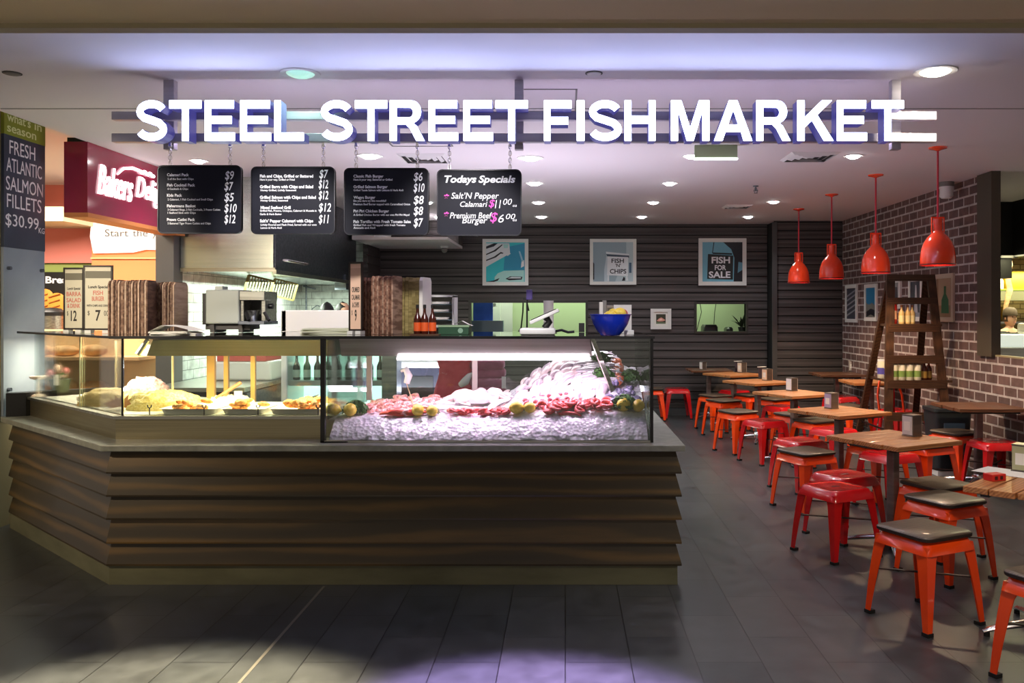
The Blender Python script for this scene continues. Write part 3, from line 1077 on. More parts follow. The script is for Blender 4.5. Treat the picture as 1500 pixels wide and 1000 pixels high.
menu('third black menu board from the left, starting with Classic Fish Burger', 504, 628, 246, 344,
     [('Classic Fish Burger', 518, 260, 44, 4.2, B), ('Have it your way, Battered or Grilled', 518, 264.5, 57, 3, .02),
      ('Grilled Salmon Burger', 518, 275.5, 50, 4.2, B), ('Grilled Tassie Salmon with Lettuce & Herb Aioli', 518, 280, 73, 3, .02),
      ('Wagyu Burger', 518, 291, 32, 4.2, B), ('Do you dare try this mouthful?', 518, 295.5, 48, 3, .02), ('Premium Beef Burger topped with Caramelised Onion', 518, 300.5, 83, 3, .02),
      ('Piri Piri Chicken Burger', 518, 311, 52, 4.2, B), ('A Grilled Chicken Burger with our own Piri Piri Mayo!', 518, 316, 82, 3, .02),
      ('Fish Tortillas with Fresh Tomato Salsa', 518, 326.5, 84, 4.2, B), ('Grilled Fish and Wrapped with fresh Tomato', 518, 331, 76, 3, .02), ('Avocado and Aioli', 518, 335, 32, 3, .02)],
     [('$6', 606, 267, 13), ('$10', 606, 283, 16), ('$8', 606, 301, 15), ('$8', 606, 317, 14), ('$7', 606, 334, 14)], (521, 611))
menu('black specials board at the right end with pink and white handwriting', 640, 764, 248, 345,
     [], [], (658, 747),
     [('Todays', 651, 271, 47, 14, CHALKW, .03), ('Specials', 701, 271, 54, 14, CHALKW, .03),
      ('Salt’N Pepper', 661, 294, 70, 12, CHALKW, .008), ('Calamari', 674, 303, 40, 8, CHALKW, .008),
      ('Premium Beef', 659, 320, 62, 9, CHALKW, .008), ('Burger', 677, 330, 37, 12, CHALKW, .008),
      ('*', 650, 292, 8, 8, PINK, .04), ('*', 650, 318, 8, 8, PINK, .04), ('$', 716, 305, 9, 13, PINK, .01), ('$', 718, 327, 11, 16, PINK, .01),
      ('11', 725, 305, 9, 12, CHALKW, 0), ('00', 737, 300, 13, 9, CHALKW, .0), ('ea', 751, 303, 6, 3, CHALKW, 0), ('6', 730, 326, 8, 12, CHALKW, 0), ('00', 741, 321, 14, 8, CHALKW, 0), ('ea', 751, 324, 6, 3, CHALKW, 0)])

# ---------------------------------------------------------------- ceiling fittings
GLOW = pm('downlight_glow', (255, 252, 250), .5, es=14)


def downlight(px, py, label, r=.075, e=34, col=(.96, .96, 1), glow=GLOW, ang=130):
    x, y = G(px, py, ZC)
    t = thing('ceiling_downlight', label, 'ceiling light', (x, y, ZC), 0, 'round ceiling downlights')
    mb = MB(); mb.lathe([(r * .8, -.004), (r * 1.18, -.006), (r * 1.2, .0), (r * .8, 0.0)], 24, cap=False); mb.build('trim_ring', WHITEP, t, smooth=40)
    mb = MB(); mb.lathe([(0, -.030), (r * .45, -.024), (r * .75, -.012), (r * .85, -.003)], 24, cap=False); mb.build('lens', glow, t)  # lens bulged into a dome to imitate bloom around the lamp
    if e:
        light('downlight_lamp', 'SPOT', (0, 0, -.02), e * 1.7, col, size=.05, spot=ang, blend=.8, parent=t)
    return t


for px, py, lb, r, e in ((291, 235, 'round white downlight in the ceiling above the leftmost menu board', .07, 26),
                         (542, 228, 'large round white downlight above the third menu board', .10, 30),
                         (777, 231, 'large round white downlight right above the specials board', .10, 30),
                         (1012, 228, 'round white downlight beside the hanging exit sign', .065, 36),
                         (1250, 228, 'round white downlight between the ceiling vent and the nearest red pendant', .07, 36),
                         (783, 268, 'round white downlight just right of the specials board, nearest of three in line', .09, 30),
                         (981, 268, 'round white downlight alone behind the exit sign', .075, 34),
                         (789, 296, 'round white downlight right of the specials board, second of three in line', .085, 26),
                         (957, 296, 'round white downlight behind the sign, left of the sprinkler, second row from the back', .075, 30),
                         (1133, 295, 'round white downlight left of the far red pendant, second row from the back', .075, 30),
                         (793, 317, 'round white downlight right of the specials board, farthest of three in line', .085, 24),
                         (940, 317, 'round white downlight at the back, above the fish and chips picture', .075, 22),
                         (1096, 317, 'round white downlight at the back, above the fish for sale picture', .075, 22),
                         (629, 296, 'small white downlight showing between third menu board and specials board, nearer one', .04, 12),
                         (640, 317, 'small white downlight showing between third menu board and specials board, farther one', .04, 12)):
    downlight(px, py, lb, r, e)
downlight(440, 107, 'large round green tinted downlight in the ceiling in front of the sign at left', .095, 8, (.6, 1, .8), pm('green_lens', (176, 232, 212), .3, es=.32))
downlight(1370, 104, 'large round warm downlight in the ceiling in front of the sign at right', .10, 55, (1, .86, .66), pm('warm_lens', (255, 244, 222), .5, es=9))
x, y = G(18, 107, ZC)
for px, lb in ((18, 'small dark round cap in the ceiling at the far left'), (870, 'small round white cap in the ceiling above the word FISH')):
    x, y = G(px, 107, ZC)
    t = thing('ceiling_disc', lb, 'ceiling fitting', (x, y, ZC))
    mb = MB(); mb.lathe([(.042, 0), (.040, -.008), (.0, -.010)], 20); mb.build('cover', GREY if px < 100 else WHITEP, t, smooth=40)
    mb = MB(); mb.lathe([(.050, 0), (.050, -.004), (.042, -.004)], 20, cap=False); mb.build('ring', DARKGREY, t)
for px, py, s, lb in ((622, 231, .42, 'square ceiling air vent behind the third menu board'), (1186, 229, .42, 'square ceiling air vent left of the nearest red pendant'), (1080, 302, .34, 'far square ceiling air vent near the back wall')):
    x, y = G(px, py, ZC)
    t = thing('ceiling_vent', lb, 'ceiling vent', (x, y, ZC), 0, 'square ceiling air vents')
    mb = MB()
    for k in range(4):
        a = s / 2 - k * s / 8
        b = a - s / 14
        for q in range(4):
            c_, s__ = round(math.cos(q * PI / 2)), round(math.sin(q * PI / 2))
            f = lambda u, v: Vector((u * c_ - v * s__, u * s__ + v * c_, 0))
            mb.loft([[f(-a, -a) + Vector((0, 0, -.002)), f(-b, -b) + Vector((0, 0, -.02)), f(-b, -b) + Vector((0, 0, -.017)), f(-a, -a) + Vector((0, 0, 0))], [f(a, -a) + Vector((0, 0, -.002)), f(b, -b) + Vector((0, 0, -.02)), f(b, -b) + Vector((0, 0, -.017)), f(a, -a)]])
    mb.build('louvres', WHITEP, t)
    mb = MB(); mb.b2(-s / 2.2, s / 2.2, -s / 2.2, s / 2.2, -.002, .0); mb.build('dark_throat', DARKGREY, t)
for x0, x1, y0, y1, lb in ((568, 660, 214, 208, 'thin square access panel outline in the ceiling behind the third menu board'), (754, 846, 163, 130, 'thin square access panel outline in the ceiling behind the word FISH')):
    xa, ya = G(x0, y1, ZC); xb, _ = G(x1, y1, ZC); _, yb = G(x1, y0, ZC)
    w_, ya_, yb_ = (xb - xa) / 2, min(ya, yb), max(ya, yb)
    t = MB()
    for a in ((xa, xb, ya_, ya_ + .012), (xa, xb, yb_ - .012, yb_), (xa, xa + .012, ya_, yb_), (xb - .012, xb, ya_, yb_)):
        t.b2(a[0], a[1], a[2], a[3], ZC - .004, ZC + .01)
    tag(t.build('access_panel', GREY), lb, 'ceiling panel')
x, y = G(1049, 221, ZC - .12); y = 7.0; x = (1049 - HX) * y / F
t = thing('exit_sign', 'small hanging exit sign box with white lower edge behind the word MARKET', 'exit sign', (x, y, 2.865))
mb = MB(); mb.b2(-.175, .175, 0, .03, 0, .105); mb.build('sign_box', pm('exit_face', (160, 176, 140), .5), t)
mb = MB(); mb.b2(-.178, .178, -.006, .04, -.012, 0); mb.build('lit_edge', pm('lit_edge_white', (240, 255, 246), .5, es=1.6), t)
x, y = G(1107, 272, ZC)
t = thing('sprinkler', 'small ceiling sprinkler head between two rows of downlights', 'sprinkler', (x, y, ZC))
mb = MB(); mb.lathe([(.03, 0), (.03, -.01), (.009, -.012), (.009, -.05), (.026, -.052), (.026, -.056)], 12); mb.build('head', STEELD, t)
mb = MB(); mb.tube([(-.012, 0, -.03), (-.02, 0, -.055), (-.012, 0, -.078)], .003, 5); mb.tube([(.012, 0, -.03), (.02, 0, -.055), (.012, 0, -.078)], .003, 5); mb.lathe([(.02, -.078), (.02, -.082)], 12); mb.build('deflector', STEELD, t)
x, y = 4.02, 9.0
t = thing('security_camera', 'white cylindrical security camera on the ceiling corner by the brick wall', 'camera', (x, y, ZC))
mb = MB(); mb.lathe([(.075, 0), (.075, -.05), (.068, -.06), (.068, -.15), (.05, -.17), (0, -.175)], 20); mb.build('housing', WHITEP, t, smooth=40)
mb = MB(); mb.lathe([(.077, -.0), (.077, -.05)], 20); mb.build('mount', GREY, t)
v = P(651, 365, 12.7)
t = thing('security_camera', 'small white dome camera under the boarded bulkhead left of the teal picture', 'camera', (v.x, 12.72, 2.585))
mb = MB(); mb.lathe([(.06, 0), (.06, -.03), (.03, -.035)], 16); mb.build('mount', WHITEP, t, smooth=40)
mb = MB(); mb.ball((0, -.02, -.06), .045, .05, .045); mb.build('lens_ball', GREY, t, smooth=60)

# ---------------------------------------------------------------- red pendants
def pendant(y, lb, lit):
    t = thing('pendant_lamp', lb, 'pendant lamp', (3.10, y, ZC), 0, 'red pendant lamps in a row')
    mb = MB(); mb.lathe([(.075, 0), (.072, -.012), (.03, -.022), (.012, -.03)], 24); mb.build('canopy', PENDRED, t, smooth=40)
    zc = 2.0 + .265 + .12 - ZC
    mb = MB(); mb.tube([(0, 0, -.02), (0, 0, zc)], .009, 8); mb.build('rod', pm('pendant_rod_red', (196, 36, 60), .4), t, smooth=60)
    z0 = 1.99 - ZC
    mb = MB()
    mb.lathe([(.036, z0 + .385), (.036, z0 + .29), (.052, z0 + .265), (.082, z0 + .235), (.112, z0 + .19), (.131, z0 + .135), (.139, z0 + .07), (.142, z0), (.137, z0), (.133, z0 + .07), (.125, z0 + .135), (.106, z0 + .185), (.07, z0 + .235), (.03, z0 + .26)], 36, cap=False)
    sh = mb.build('shade', PENDRED, t, smooth=50)
    mb = MB(); mb.lathe([(.1435, z0 - .002), (.1435, z0 + .010), (.136, z0 + .010), (.136, z0 - .002)], 36, cap=False); mb.build('rim', pm('pendant_rim', (120, 16, 16), .3), sh, smooth=40)
    for s in (-1, 1):
        mb = MB(); mb.bar((s * .05, 0, z0 + .27), (s * .05, 0, z0 + .40), .008, .014); mb.bar((s * .05, 0, z0 + .395), (0, 0, z0 + .395), .008, .014); mb.build('bracket', PENDRED, t)
    mb = MB(); mb.ball((0, 0, z0 + .10), .045, .045, .055); mb.build('bulb', pm('pendant_bulb', (255, 214, 170), .5, es=9), t, smooth=60)
    light('pendant_light', 'SPOT', (0, 0, z0 + .035), 34, (1, .74, .46), size=.05, spot=140, blend=.5, parent=t)


for y, lb in ((7.10, 'nearest and largest of the red dome pendant lamps'), (8.52, 'second red dome pendant lamp from the front, in line with the ladder shelf'), (9.93, 'third red dome pendant lamp from the front, before the corner of black boards'), (11.33, 'farthest and smallest of the red dome pendant lamps, left end of the row')):
    pendant(y, lb, 1)

# ---------------------------------------------------------------- stools
def rsq(h, r, n=3):
    return rrect(2 * h, 2 * h, r, n)


def make_stool(kind, label):
    body = ORANGE if kind == 'W' else RED
    t = thing('stool', label, 'stool')
    mb = MB()
    rings = [[Vector((x, y, z)) for x, y in rsq(h, r)] for h, r, z in ((.182, .035, .385), (.178, .035, .400), (.160, .04, .443), (.150, .045, .450), (.135, .04, .447), (.05, .02, .445))]
    mb.loft(rings)
    mb.build('seat', body, t, smooth=50)
    if kind == 'R':
        mb = MB(); mb.prism(rrect(.075, .022, .01), .4445, .4462); mb.build('handle_slot', pm('slot_shadow', (60, 6, 8), .6), t)
    else:
        mb = MB()
        mb.loft([[Vector((x, y, z)) for x, y in rsq(h, .05, 5)] for h, z in ((.168, .448), (.176, .452), (.176, .470), (.170, .475))])
        mb.build('wooden_pad', PADWOOD, t, smooth=40)
        mb = MB()
        mb.loft([[Vector((x, y, z)) for x, y in rsq(h, .05, 5)] for h, z in ((.1765, .453), (.1785, .455), (.1785, .468), (.1765, .470))], cap=False)
        mb.build('pad_edge', pm('pad_edge_dark', (38, 28, 22), .5), t, smooth=40)
    for qx, qy in ((1, 1), (-1, 1), (-1, -1), (1, -1)):
        mb = MB()
        rings = []
        for k in range(7):
            u = k / 6
            z = .425 * (1 - u)
            c = .166 + (.205 - .166) * u + .004 * math.sin(u * PI)
            w = (.070 * (1 - u) + .030 * u) if u > .12 else .085
            th = .006
            poly = [(0, 0), (-w, 0), (-w, -th), (-th * 1.6, -th * 1.6), (-th, -w), (0, -w)]
            rings.append([Vector((qx * (c + x), qy * (c + y), z)) for x, y in poly])
        mb.loft(rings)
        lg = mb.build('leg', body, t, smooth=30)
        mb = MB(); mb.b2(-.020, .020, -.020, .020, 0, .018)
        f = mb.build('rubber_foot', RUBBER, lg)
        f.location = (qx * .188, qy * .188, 0)
    mb = MB()
    z = .245
    mb.bar((-.17, -.17, z), (.17, .17, z), .02, .006); mb.bar((-.17, .17, z - .004), (.17, -.17, z - .004), .02, .006)
    mb.build('cross_brace', pm('brace_dark', (40, 16, 14), .5), t)
    return cache(t)


def place(proto, used, x, y, rz, label, group):
    if not used:
        used.append(1)
        proto.location = (x, y, 0); proto.rotation_euler = (0, 0, rz)
        proto['label'] = label; proto['group'] = group
        return proto
    return dup(proto, (x, y, 0), rz, label, group)


SW, SR = make_stool('W', 'x'), make_stool('R', 'x')
uW, uR = [], []
RZ = RAD(26)
W_ST = [(1353, 773, 'nearest whole wood-topped orange stool, by itself on the dark floor at front'),
        (1384, 728, 'wood-topped orange stool directly behind the nearest whole one'),
        (1373, 706, 'wood-topped orange stool half hidden by the corner of the table with a paper on it'),
        (1181, 659, 'wood-topped orange stool in the left row, beside the second nearest plank table'),
        (1081, 601, 'wood-topped orange stool in the left row with open floor before it, fourth from the back'),
        (1060, 585, 'wood-topped orange stool near the back of the left row, overlapped by the one before it'),
        (1048, 578, 'rearmost wood-topped orange stool of the left row, near the dark table'),
        (1100, 577, 'rearmost wood-topped orange stool right of the table posts, near the black boards'),
        (1136, 583, 'wood-topped orange stool behind the third plank table, second from the back on that side'),
        (1164, 605, 'wood-topped orange stool right of the post of the third plank table'),
        (1194, 614, 'wood-topped orange stool showing between the posts of the second and third plank tables'),
        (1283, 649, 'wood-topped orange stool tucked behind the nearest plank table on its left'),
        (1400, 631, 'wood-topped orange stool pushed up to the wall table below the ladder shelf'),
        (1256, 590, 'wood-topped orange stool near the foot of the ladder shelf against the brick wall')]
for px, py, lb in W_ST:
    x, y = G(px, py, .472)
    if px == 1256: x, y = 3.45, 10.35
    place(SW, uW, x, y, RZ, lb, 'orange wood-topped stools')
place(SW, uW, 2.14, 3.66, RZ, 'wood-topped orange stool cut off by the right edge, nearest the viewer', 'orange wood-topped stools')
place(SW, uW, 1.27, 12.7, 0, 'orange stool by the back wall mostly hidden behind the glass case', 'orange wood-topped stools')
place(SW, uW, 3.13, 7.42, RZ, 'wood-topped orange stool under the far corner of the nearest plank table', 'orange wood-topped stools')
R_ST = [(1224, 711, 'bright red metal stool in the foreground, left of the nearest plank table'),
        (1237, 693, 'red metal stool just behind the foreground red one'),
        (1172, 643, 'red metal stool behind the wood-topped one beside the second plank table'),
        (1128, 614, 'darker red metal stool in the left row, standing at the third plank table'),
        (1076, 571, 'red metal stool far back behind the post of the fifth plank table'),
        (1146, 594, 'red metal stool half hidden behind the third plank table'),
        (1222, 627, 'red metal stool under the second plank table'),
        (1303, 662, 'red metal stool tucked under the nearest plank table behind its post'),
        (1457, 645, 'dark red metal stool at the wall table by the bricks'),
        (1232, 580, 'red metal stool below the dark far corner table'),
        (1285, 594, 'red metal stool behind the left legs of the ladder shelf')]
for px, py, lb in R_ST:
    x, y = G(px, py, .45)
    if px == 1285: x, y = 3.93, 10.12
    if px == 1128: x, y = 2.13, 9.12
    place(SR, uR, x, y, RZ if px < 1400 else RAD(4), lb, 'red metal stools')
place(SR, uR, 1.69, 12.9, 0, 'red metal stool standing alone against the back wall boards', 'red metal stools')
place(SR, uR, 1.5, 4.0, RZ, 'x', 'x') if False else None


# ---------------------------------------------------------------- tables
def make_table(label, dark=False):
    t = thing('cafe_table', label, 'table')
    mb = MB()
    s = .31
    for k in range(5):
        y0 = -s + k * (2 * s / 5)
        e = (.0, .008, -.004, .006, .0)[k]
        mb.b2(-s - e, s + e, y0 + .004, y0 + 2 * s / 5 - .004, .712, .742)
    mb.build('tabletop', DARKTABLE if dark else TABLEWOOD, t, bevel=.003)
    mb = MB(); mb.b2(-.26, .26, -.24, -.20, .692, .712); mb.b2(-.26, .26, .20, .24, .692, .712); mb.b2(-.12, .12, -.12, .12, .700, .712)
    mb.build('under_frame', DARKGREY, t)
    mb = MB(); mb.prism(rrect(.062, .062, .008), .05, .70)
    mb.build('post', nm('post_steel', (112, 98, 96), (134, 120, 116), (2, 2, 20), .36, .25), t, smooth=40)
    mb = MB()
    for q in range(4):
        a = q * PI / 2 + PI / 4
        d = Vector((math.cos(a), math.sin(a), 0))
        mb.tube([d * .03 + Vector((0, 0, .075)), d * .16 + Vector((0, 0, .058)), d * .30 + Vector((0, 0, .035)), d * .335 + Vector((0, 0, .022))], [.034, .028, .020, .012], 10, .62)
    mb.lathe([(.055, .045), (.055, .10), (.045, .115)], 16)
    mb.build('chrome_base', CHROME, t, smooth=50)
    for q in range(4):
        a = q * PI / 2 + PI / 4
        mb = MB(); mb.lathe([(.014, 0), (.014, .02)], 10); f = mb.build('glide', RUBBER, t); f.location = (.315 * math.cos(a), .315 * math.sin(a), 0)
    return cache(t)


T1 = make_table('x'); TD = make_table('x', True)
uT, uD = [], []
RT = RAD(28)
TABS = []
for px, py, rz, dk, lb in ((1308, 641, RT, 0, 'nearest whole plank-topped table with a steel napkin dispenser on its right half'),
                           (1229, 601, RT, 0, 'second plank-topped table from the front, left foot of the ladder shelf beyond it'),
                           (1152, 575.5, RT, 0, 'third plank-topped table from the front, with a pale fronted dispenser'),
                           (1110, 558, RT, 0, 'fourth plank-topped table from the front in the centre row'),
                           (1075, 547, RT, 0, 'fifth plank-topped table from the front, the last light topped one at the back'),
                           (1033, 538.5, RAD(0), 1, 'dark-topped table against the black boards at the back left of the seating'),
                           (1222, 545, RAD(0), 1, 'dark-topped table in the far corner where the boards meet the bricks'),
                           (1283, 557, RAD(0), 0, 'table at the brick wall half hidden behind the legs of the ladder shelf'),
                           (1436, 590.5, RAD(0), 1, 'dark-topped table against the brick wall right of the ladder shelf'),
                           (1527, 712, RAD(45), 0, 'plank table cut off by the right edge with a paper and red box on it')):
    x, y = G(px, py, .742)
    if px == 1152: x, y = 2.44, 9.10
    if px == 1283: x, y = 3.80, 10.6
    if px == 1436: x, y = 3.80, 7.85
    if px == 1527: x, y = 2.40, 4.22
    if px == 1222: x, y = 3.80, 11.95
    if px == 1033: y = 12.85
    place(TD if dk else T1, uD if dk else uT, x, y, rz, lb, 'cafe tables')
    TABS.append((x, y, rz))


# ---------------------------------------------------------------- napkin dispensers and table things
def dispenser(ti, px, py, lb, face=(210, 208, 204), rz=None, s=1.0):
    x, y = G(px, py, .742)
    if ti == 5: x, y = TABS[5][0] - .10, TABS[5][1] - .10
    if ti is not None and rz is None:
        rz = TABS[ti][2]
    t = thing('napkin_dispenser', lb, 'napkin dispenser', (x, y, .742), rz, 'napkin dispensers')
    w, d, h = .088 * s, .098 * s, .142 * s
    mb = MB()
    mb.b2(-w / 2, w / 2, -d / 2 + .004, d / 2 - .004, .004, h); mb.b2(-w / 2 - .004, w / 2 + .004, -d / 2, d / 2, 0, .008)
    mb.b2(-w / 2 - .002, w / 2 + .002, -d / 2 + .001, d / 2 - .001, h, h + .006)
    mb.build('casing', nm('dispenser_steel', (116, 108, 104), (136, 128, 122), (2, 2, 20), .3, .75), t, bevel=.002)
    mb = MB(); mb.b2(-w / 2 - .006, -w / 2 - .0005, -d / 2 + .008, d / 2 - .008, .012, h - .004)
    mb.b2(w / 2 + .0005, w / 2 + .006, -d / 2 + .008, d / 2 - .008, .012, h - .004)
    mb.build('napkin_front', pm('face_%d_%d_%d' % face, face, .4), t)
    mb = MB(); mb.b2(-w / 2 - .008, -w / 2 - .005, -d / 4, d / 4, .04, h - .04); mb.build('napkins', PAPER, t)
    return t


dispenser(0, 1336, 638, 'large steel napkin dispenser on the nearest whole plank table')
dispenser(1, 1218, 598, 'napkin dispenser with bluish side on the second plank table', (176, 160, 190), s=.95)
dispenser(2, 1160, 572, 'napkin dispenser with white front on the third plank table', (230, 228, 230), s=.95)
dispenser(3, 1124, 557, 'napkin dispenser with cream front on the fourth plank table', (226, 196, 168))
dispenser(4, 1087, 545.5, 'napkin dispenser with cream front on the fifth plank table', (224, 206, 186))
dispenser(5, 1022, 535.5, 'narrow white fronted napkin dispenser on the dark back table by the boards', (238, 230, 226), rz=.5, s=.8)
dispenser(6, 1249, 543, 'dark framed napkin dispenser on the dark far corner table', (190, 186, 180), rz=RAD(60))
dispenser(8, 1471, 587, 'steel napkin dispenser with dark frame on the wall table right of the ladder shelf', (168, 160, 152), rz=RAD(75))
dispenser(9, 1499, 690, 'greenish napkin dispenser cut off by the right edge on the front right table', (176, 176, 138), rz=RAD(45))
for ti, px, py, lb in ((4, 1081, 544.5, 'small dark menu holder beside the dispenser on the fifth plank table'), (3, 1116, 554.5, 'small dark menu holder beside the dispenser on the fourth plank table')):
    x, y = G(px, py, .742)
    t = thing('menu_holder', lb, 'menu holder', (x, y, .742), TABS[ti][2], 'menu holders')
    mb = MB(); mb.b2(-.05, .05, -.02, .02, 0, .012); mb.build('foot', DARKGREY, t)
    mb = MB(); mb.b2(-.055, .055, -.004, .004, .012, .15); mb.build('card', pm('menu_card', (70, 62, 74), .5), t)
    mb = MB(); mb.b2(-.06, .06, -.02, .02, .15, .156); mb.build('top_clip', PAPER, t)
x, y = G(1470, 692, .742)
o = MB().b2(-.10, .10, -.145, .145, 0, .002).build('paper_sheet', PAPER, loc=(x + .02, y, .7425), rz=RAD(40))
tag(o, 'white sheet of paper lying on the front right table', 'paper')
x, y = G(1457, 703, .742)
t = thing('red_box', 'small red box with dark marks on the front right table', 'box', (x, y, .742), RAD(20))
MB().b2(-.045, .045, -.03, .03, 0, .035).build('box_body', pm('box_red', (206, 40, 34), .4), t, bevel=.003)
mb = MB()
for q in (-.03, .005):
    mb.b2(q, q + .018, -.0315, -.03, .008, .026)
mb.build('dark_marks', pm('mark_dark', (60, 14, 14), .5), t)

# ---------------------------------------------------------------- ladder shelf
ld = thing('ladder_shelf', 'dark wooden A-frame ladder used as a shelf by the brick wall', 'shelf', (3.72, 8.95, 0))
fl = [((-.34, 0, 0), (-.255, .14, 2.0)), ((.33, 0, 0), (.17, .14, 2.0))]
for p0, p1 in fl:
    MB().bar(p0, p1, .085, .035).build('front_rail', RAILWOOD, ld)
for p0, p1 in (((-.34, 1.0, 0), (-.235, .19, 2.0)), ((.33, 1.0, 0), (.15, .19, 2.0))):
    MB().bar(p0, p1, .07, .035).build('rear_rail', RAILWOOD, ld)


def at_h(z):
    u = z / 2.0
    a = Vector(fl[0][0]).lerp(Vector(fl[0][1]), u); b = Vector(fl[1][0]).lerp(Vector(fl[1][1]), u)
    return a, b


for z, h in ((1.72, .07), (1.10, .085), (.50, .09), (1.965, .07)):
    a, b = at_h(z)
    MB().b2(a.x - .03, b.x + .03, a.y - .022, a.y + .004, z - h / 2, z + h / 2).build('rung', LADDERWOOD, ld)
for z, ext in ((1.475, .06), (.88, .10)):
    a, b = at_h(z)
    yb = .19 + (1.0 - .19) * (1 - z / 2)
    MB().b2(a.x - .0, b.x + ext, a.y - .02, yb + .02, z - .025, z).build('shelf_board', LADDERWOOD, ld)
    MB().b2(a.x - .02, b.x + .03, a.y - .03, a.y - .005, z - .085, z - .02).build('shelf_apron', LADDERWOOD, ld)
for sx in (-1, 1):
    a, b = at_h(.35)
    x = (a if sx < 0 else b).x
    MB().bar((x, .03, .35), (x, .82, .35), .006, .02).build('spreader', BLACK, ld)
LX, LY = 3.72, 8.95


def bottle(name, lb, loc, r, h, body, cap, label, grp, neck=.35):
    t = thing(name, lb, 'bottle', loc, 0, grp)
    mb = MB(); mb.lathe([(r * .9, 0), (r, .006), (r, h * (.9 - neck)), (r * .9, h * (.96 - neck)), (r * .38, h * (1.12 - neck)), (r * .34, h * .9), (r * .36, h * .9)], 18); mb.build('bottle_body', body, t, smooth=50)
    mb = MB(); mb.lathe([(r * .42, h * .88), (r * .42, h), (r * .3, h * 1.01)], 14); mb.build('cap', cap, t, smooth=50)
    if label:
        mb = MB(); mb.lathe([(r * 1.02, h * .10), (r * 1.02, h * (.80 - neck))], 18, cap=False); mb.build('paper_label', label, t, smooth=50)
    return t


SAUCE = pm('dark_sauce', (70, 26, 16), .2)
CREAM = pm('cream_label', (226, 206, 150), .6)
t = thing('tin_can', 'red tin on the upper shelf of the ladder', 'tin', (LX - .235, LY + .16, 1.475))
MB().lathe([(.052, 0), (.055, .004), (.055, .235), (.052, .24), (.045, .236)], 20).build('can_body', pm('tin_red', (182, 34, 30), .35), t, smooth=40)
MB().lathe([(.0555, .05), (.0555, .14)], 20, cap=False).build('tin_label', pm('tin_label', (214, 170, 140), .5), t, smooth=40)
for k, (dx, dy) in enumerate(((-.145, .12), (-.075, .13), (-.025, .14))):
    bottle('sauce_bottle', ['pale sauce bottle next to the red tin on the upper ladder shelf', 'middle pale sauce bottle on the upper ladder shelf', 'right-hand pale sauce bottle beside the framed picture, upper ladder shelf'][k],
           (LX + dx, LY + dy, 1.475), .030, .20, pm('pale_sauce', (222, 186, 120), .25), pm('cap_brown', (120, 70, 40), .4), CREAM, 'sauce bottles on the upper ladder shelf')
GL = pm('green_label', (128, 156, 78), .5); PL = pm('purple_label', (92, 84, 170), .5)
lb5 = ['first green labelled jar from the left', 'second green labelled jar from the left', 'third green labelled jar from the left', 'fourth green labelled jar from the left']
for k in range(4):
    t = thing('jar', lb5[k] + ' on the lower ladder shelf', 'jar', (LX - .235 + k * .083, LY + .10, .88), 0, 'jars on the lower ladder shelf')
    MB().lathe([(.036, 0), (.039, .005), (.039, .15), (.034, .165)], 18).build('jar_body', pm('cream_jar', (232, 224, 196), .35), t, smooth=40)
    MB().lathe([(.0395, .035), (.0395, .10)], 18, cap=False).build('paper_label', GL, t, smooth=40)
    MB().lathe([(.037, .165), (.037, .195), (.033, .198)], 18).build('lid', pm('lid_brown', (84, 66, 50), .4), t, smooth=40)
for k in range(2):
    t = thing('jar', ['purple labelled jar at the left end of the lower ladder shelf', 'purple labelled jar next to the green labelled row on the lower ladder shelf'][k], 'jar', (LX - .27 + k * .02, LY + .36 - k * .14, .88), 0, 'jars on the lower ladder shelf')
    MB().lathe([(.040, 0), (.043, .005), (.043, .17), (.038, .185)], 18).build('jar_body', pm('cream_jar', (232, 224, 196), .35), t, smooth=40)
    MB().lathe([(.0435, .045), (.0435, .115)], 18, cap=False).build('paper_label', PL, t, smooth=40)
    MB().lathe([(.04, .185), (.04, .205)], 18).build('lid', WHITE, t, smooth=40)
for k in range(2):
    bottle('vinegar_bottle', ['brown bottle with a gold label at the right of the jars, lower ladder shelf', 'dark brown bottle at the right end of the lower ladder shelf row'][k], (LX + .10 + .06 * k, LY + .13 + .03 * k, .88), .032, .205, SAUCE, BLACK, pm('gold_label', (150, 116, 48), .5), 'brown bottles on the lower ladder shelf')
# red chair behind the ladder and tubs beside it
rc = thing('metal_chair', 'red metal chair with a rounded back behind the ladder shelf', 'chair', (3.76, 9.50, 0), RAD(200))
mb = MB(); mb.loft([[Vector((x, y, z)) for x, y in rsq(h, .05)] for h, z in ((.18, .41), (.18, .45), (.17, .455))]); mb.build('seat', RED, rc, smooth=50)
for qx, qy in ((1, 1), (-1, 1), (-1, -1), (1, -1)):
    MB().tube([(qx * .16, qy * .16, .44), (qx * .20, qy * .20, 0)], [.022, .013], 8).build('leg', RED, rc, smooth=60)
mb = MB(); mb.tube([(-.17, -.17, .44), (-.17, -.21, .66), (-.12, -.24, .82), (0, -.25, .86), (.12, -.24, .82), (.17, -.21, .66), (.17, -.17, .44)], .013, 8); mb.build('back_frame', ORANGE, rc, smooth=60)
mb = MB(); mb.plate([(-.075, .44), (.075, .44), (.07, .82), (.04, .85), (-.04, .85), (-.07, .82)], Matrix.Translation((0, -.215, 0)) @ front((0, 0, 0)) @ Matrix.Rotation(.0, 4, 'X'), .004); mb.build('back_panel', RED, rc)
tb = thing('plastic_tub', 'dark plastic tub standing on the floor between ladder shelf and wall table', 'tub', (3.78, 8.45, 0))
mb = MB(); mb.loft([[Vector((x, y, z)) for x, y in rrect(w, d, .04)] for w, d, z in ((.30, .26, .05), (.36, .32, .62), (.38, .34, .63), (.38, .34, .66))]); mb.build('tub_body', nm('tub_dark', (34, 40, 44), (44, 50, 54), (4, 4, 4), .4), tb, smooth=40)
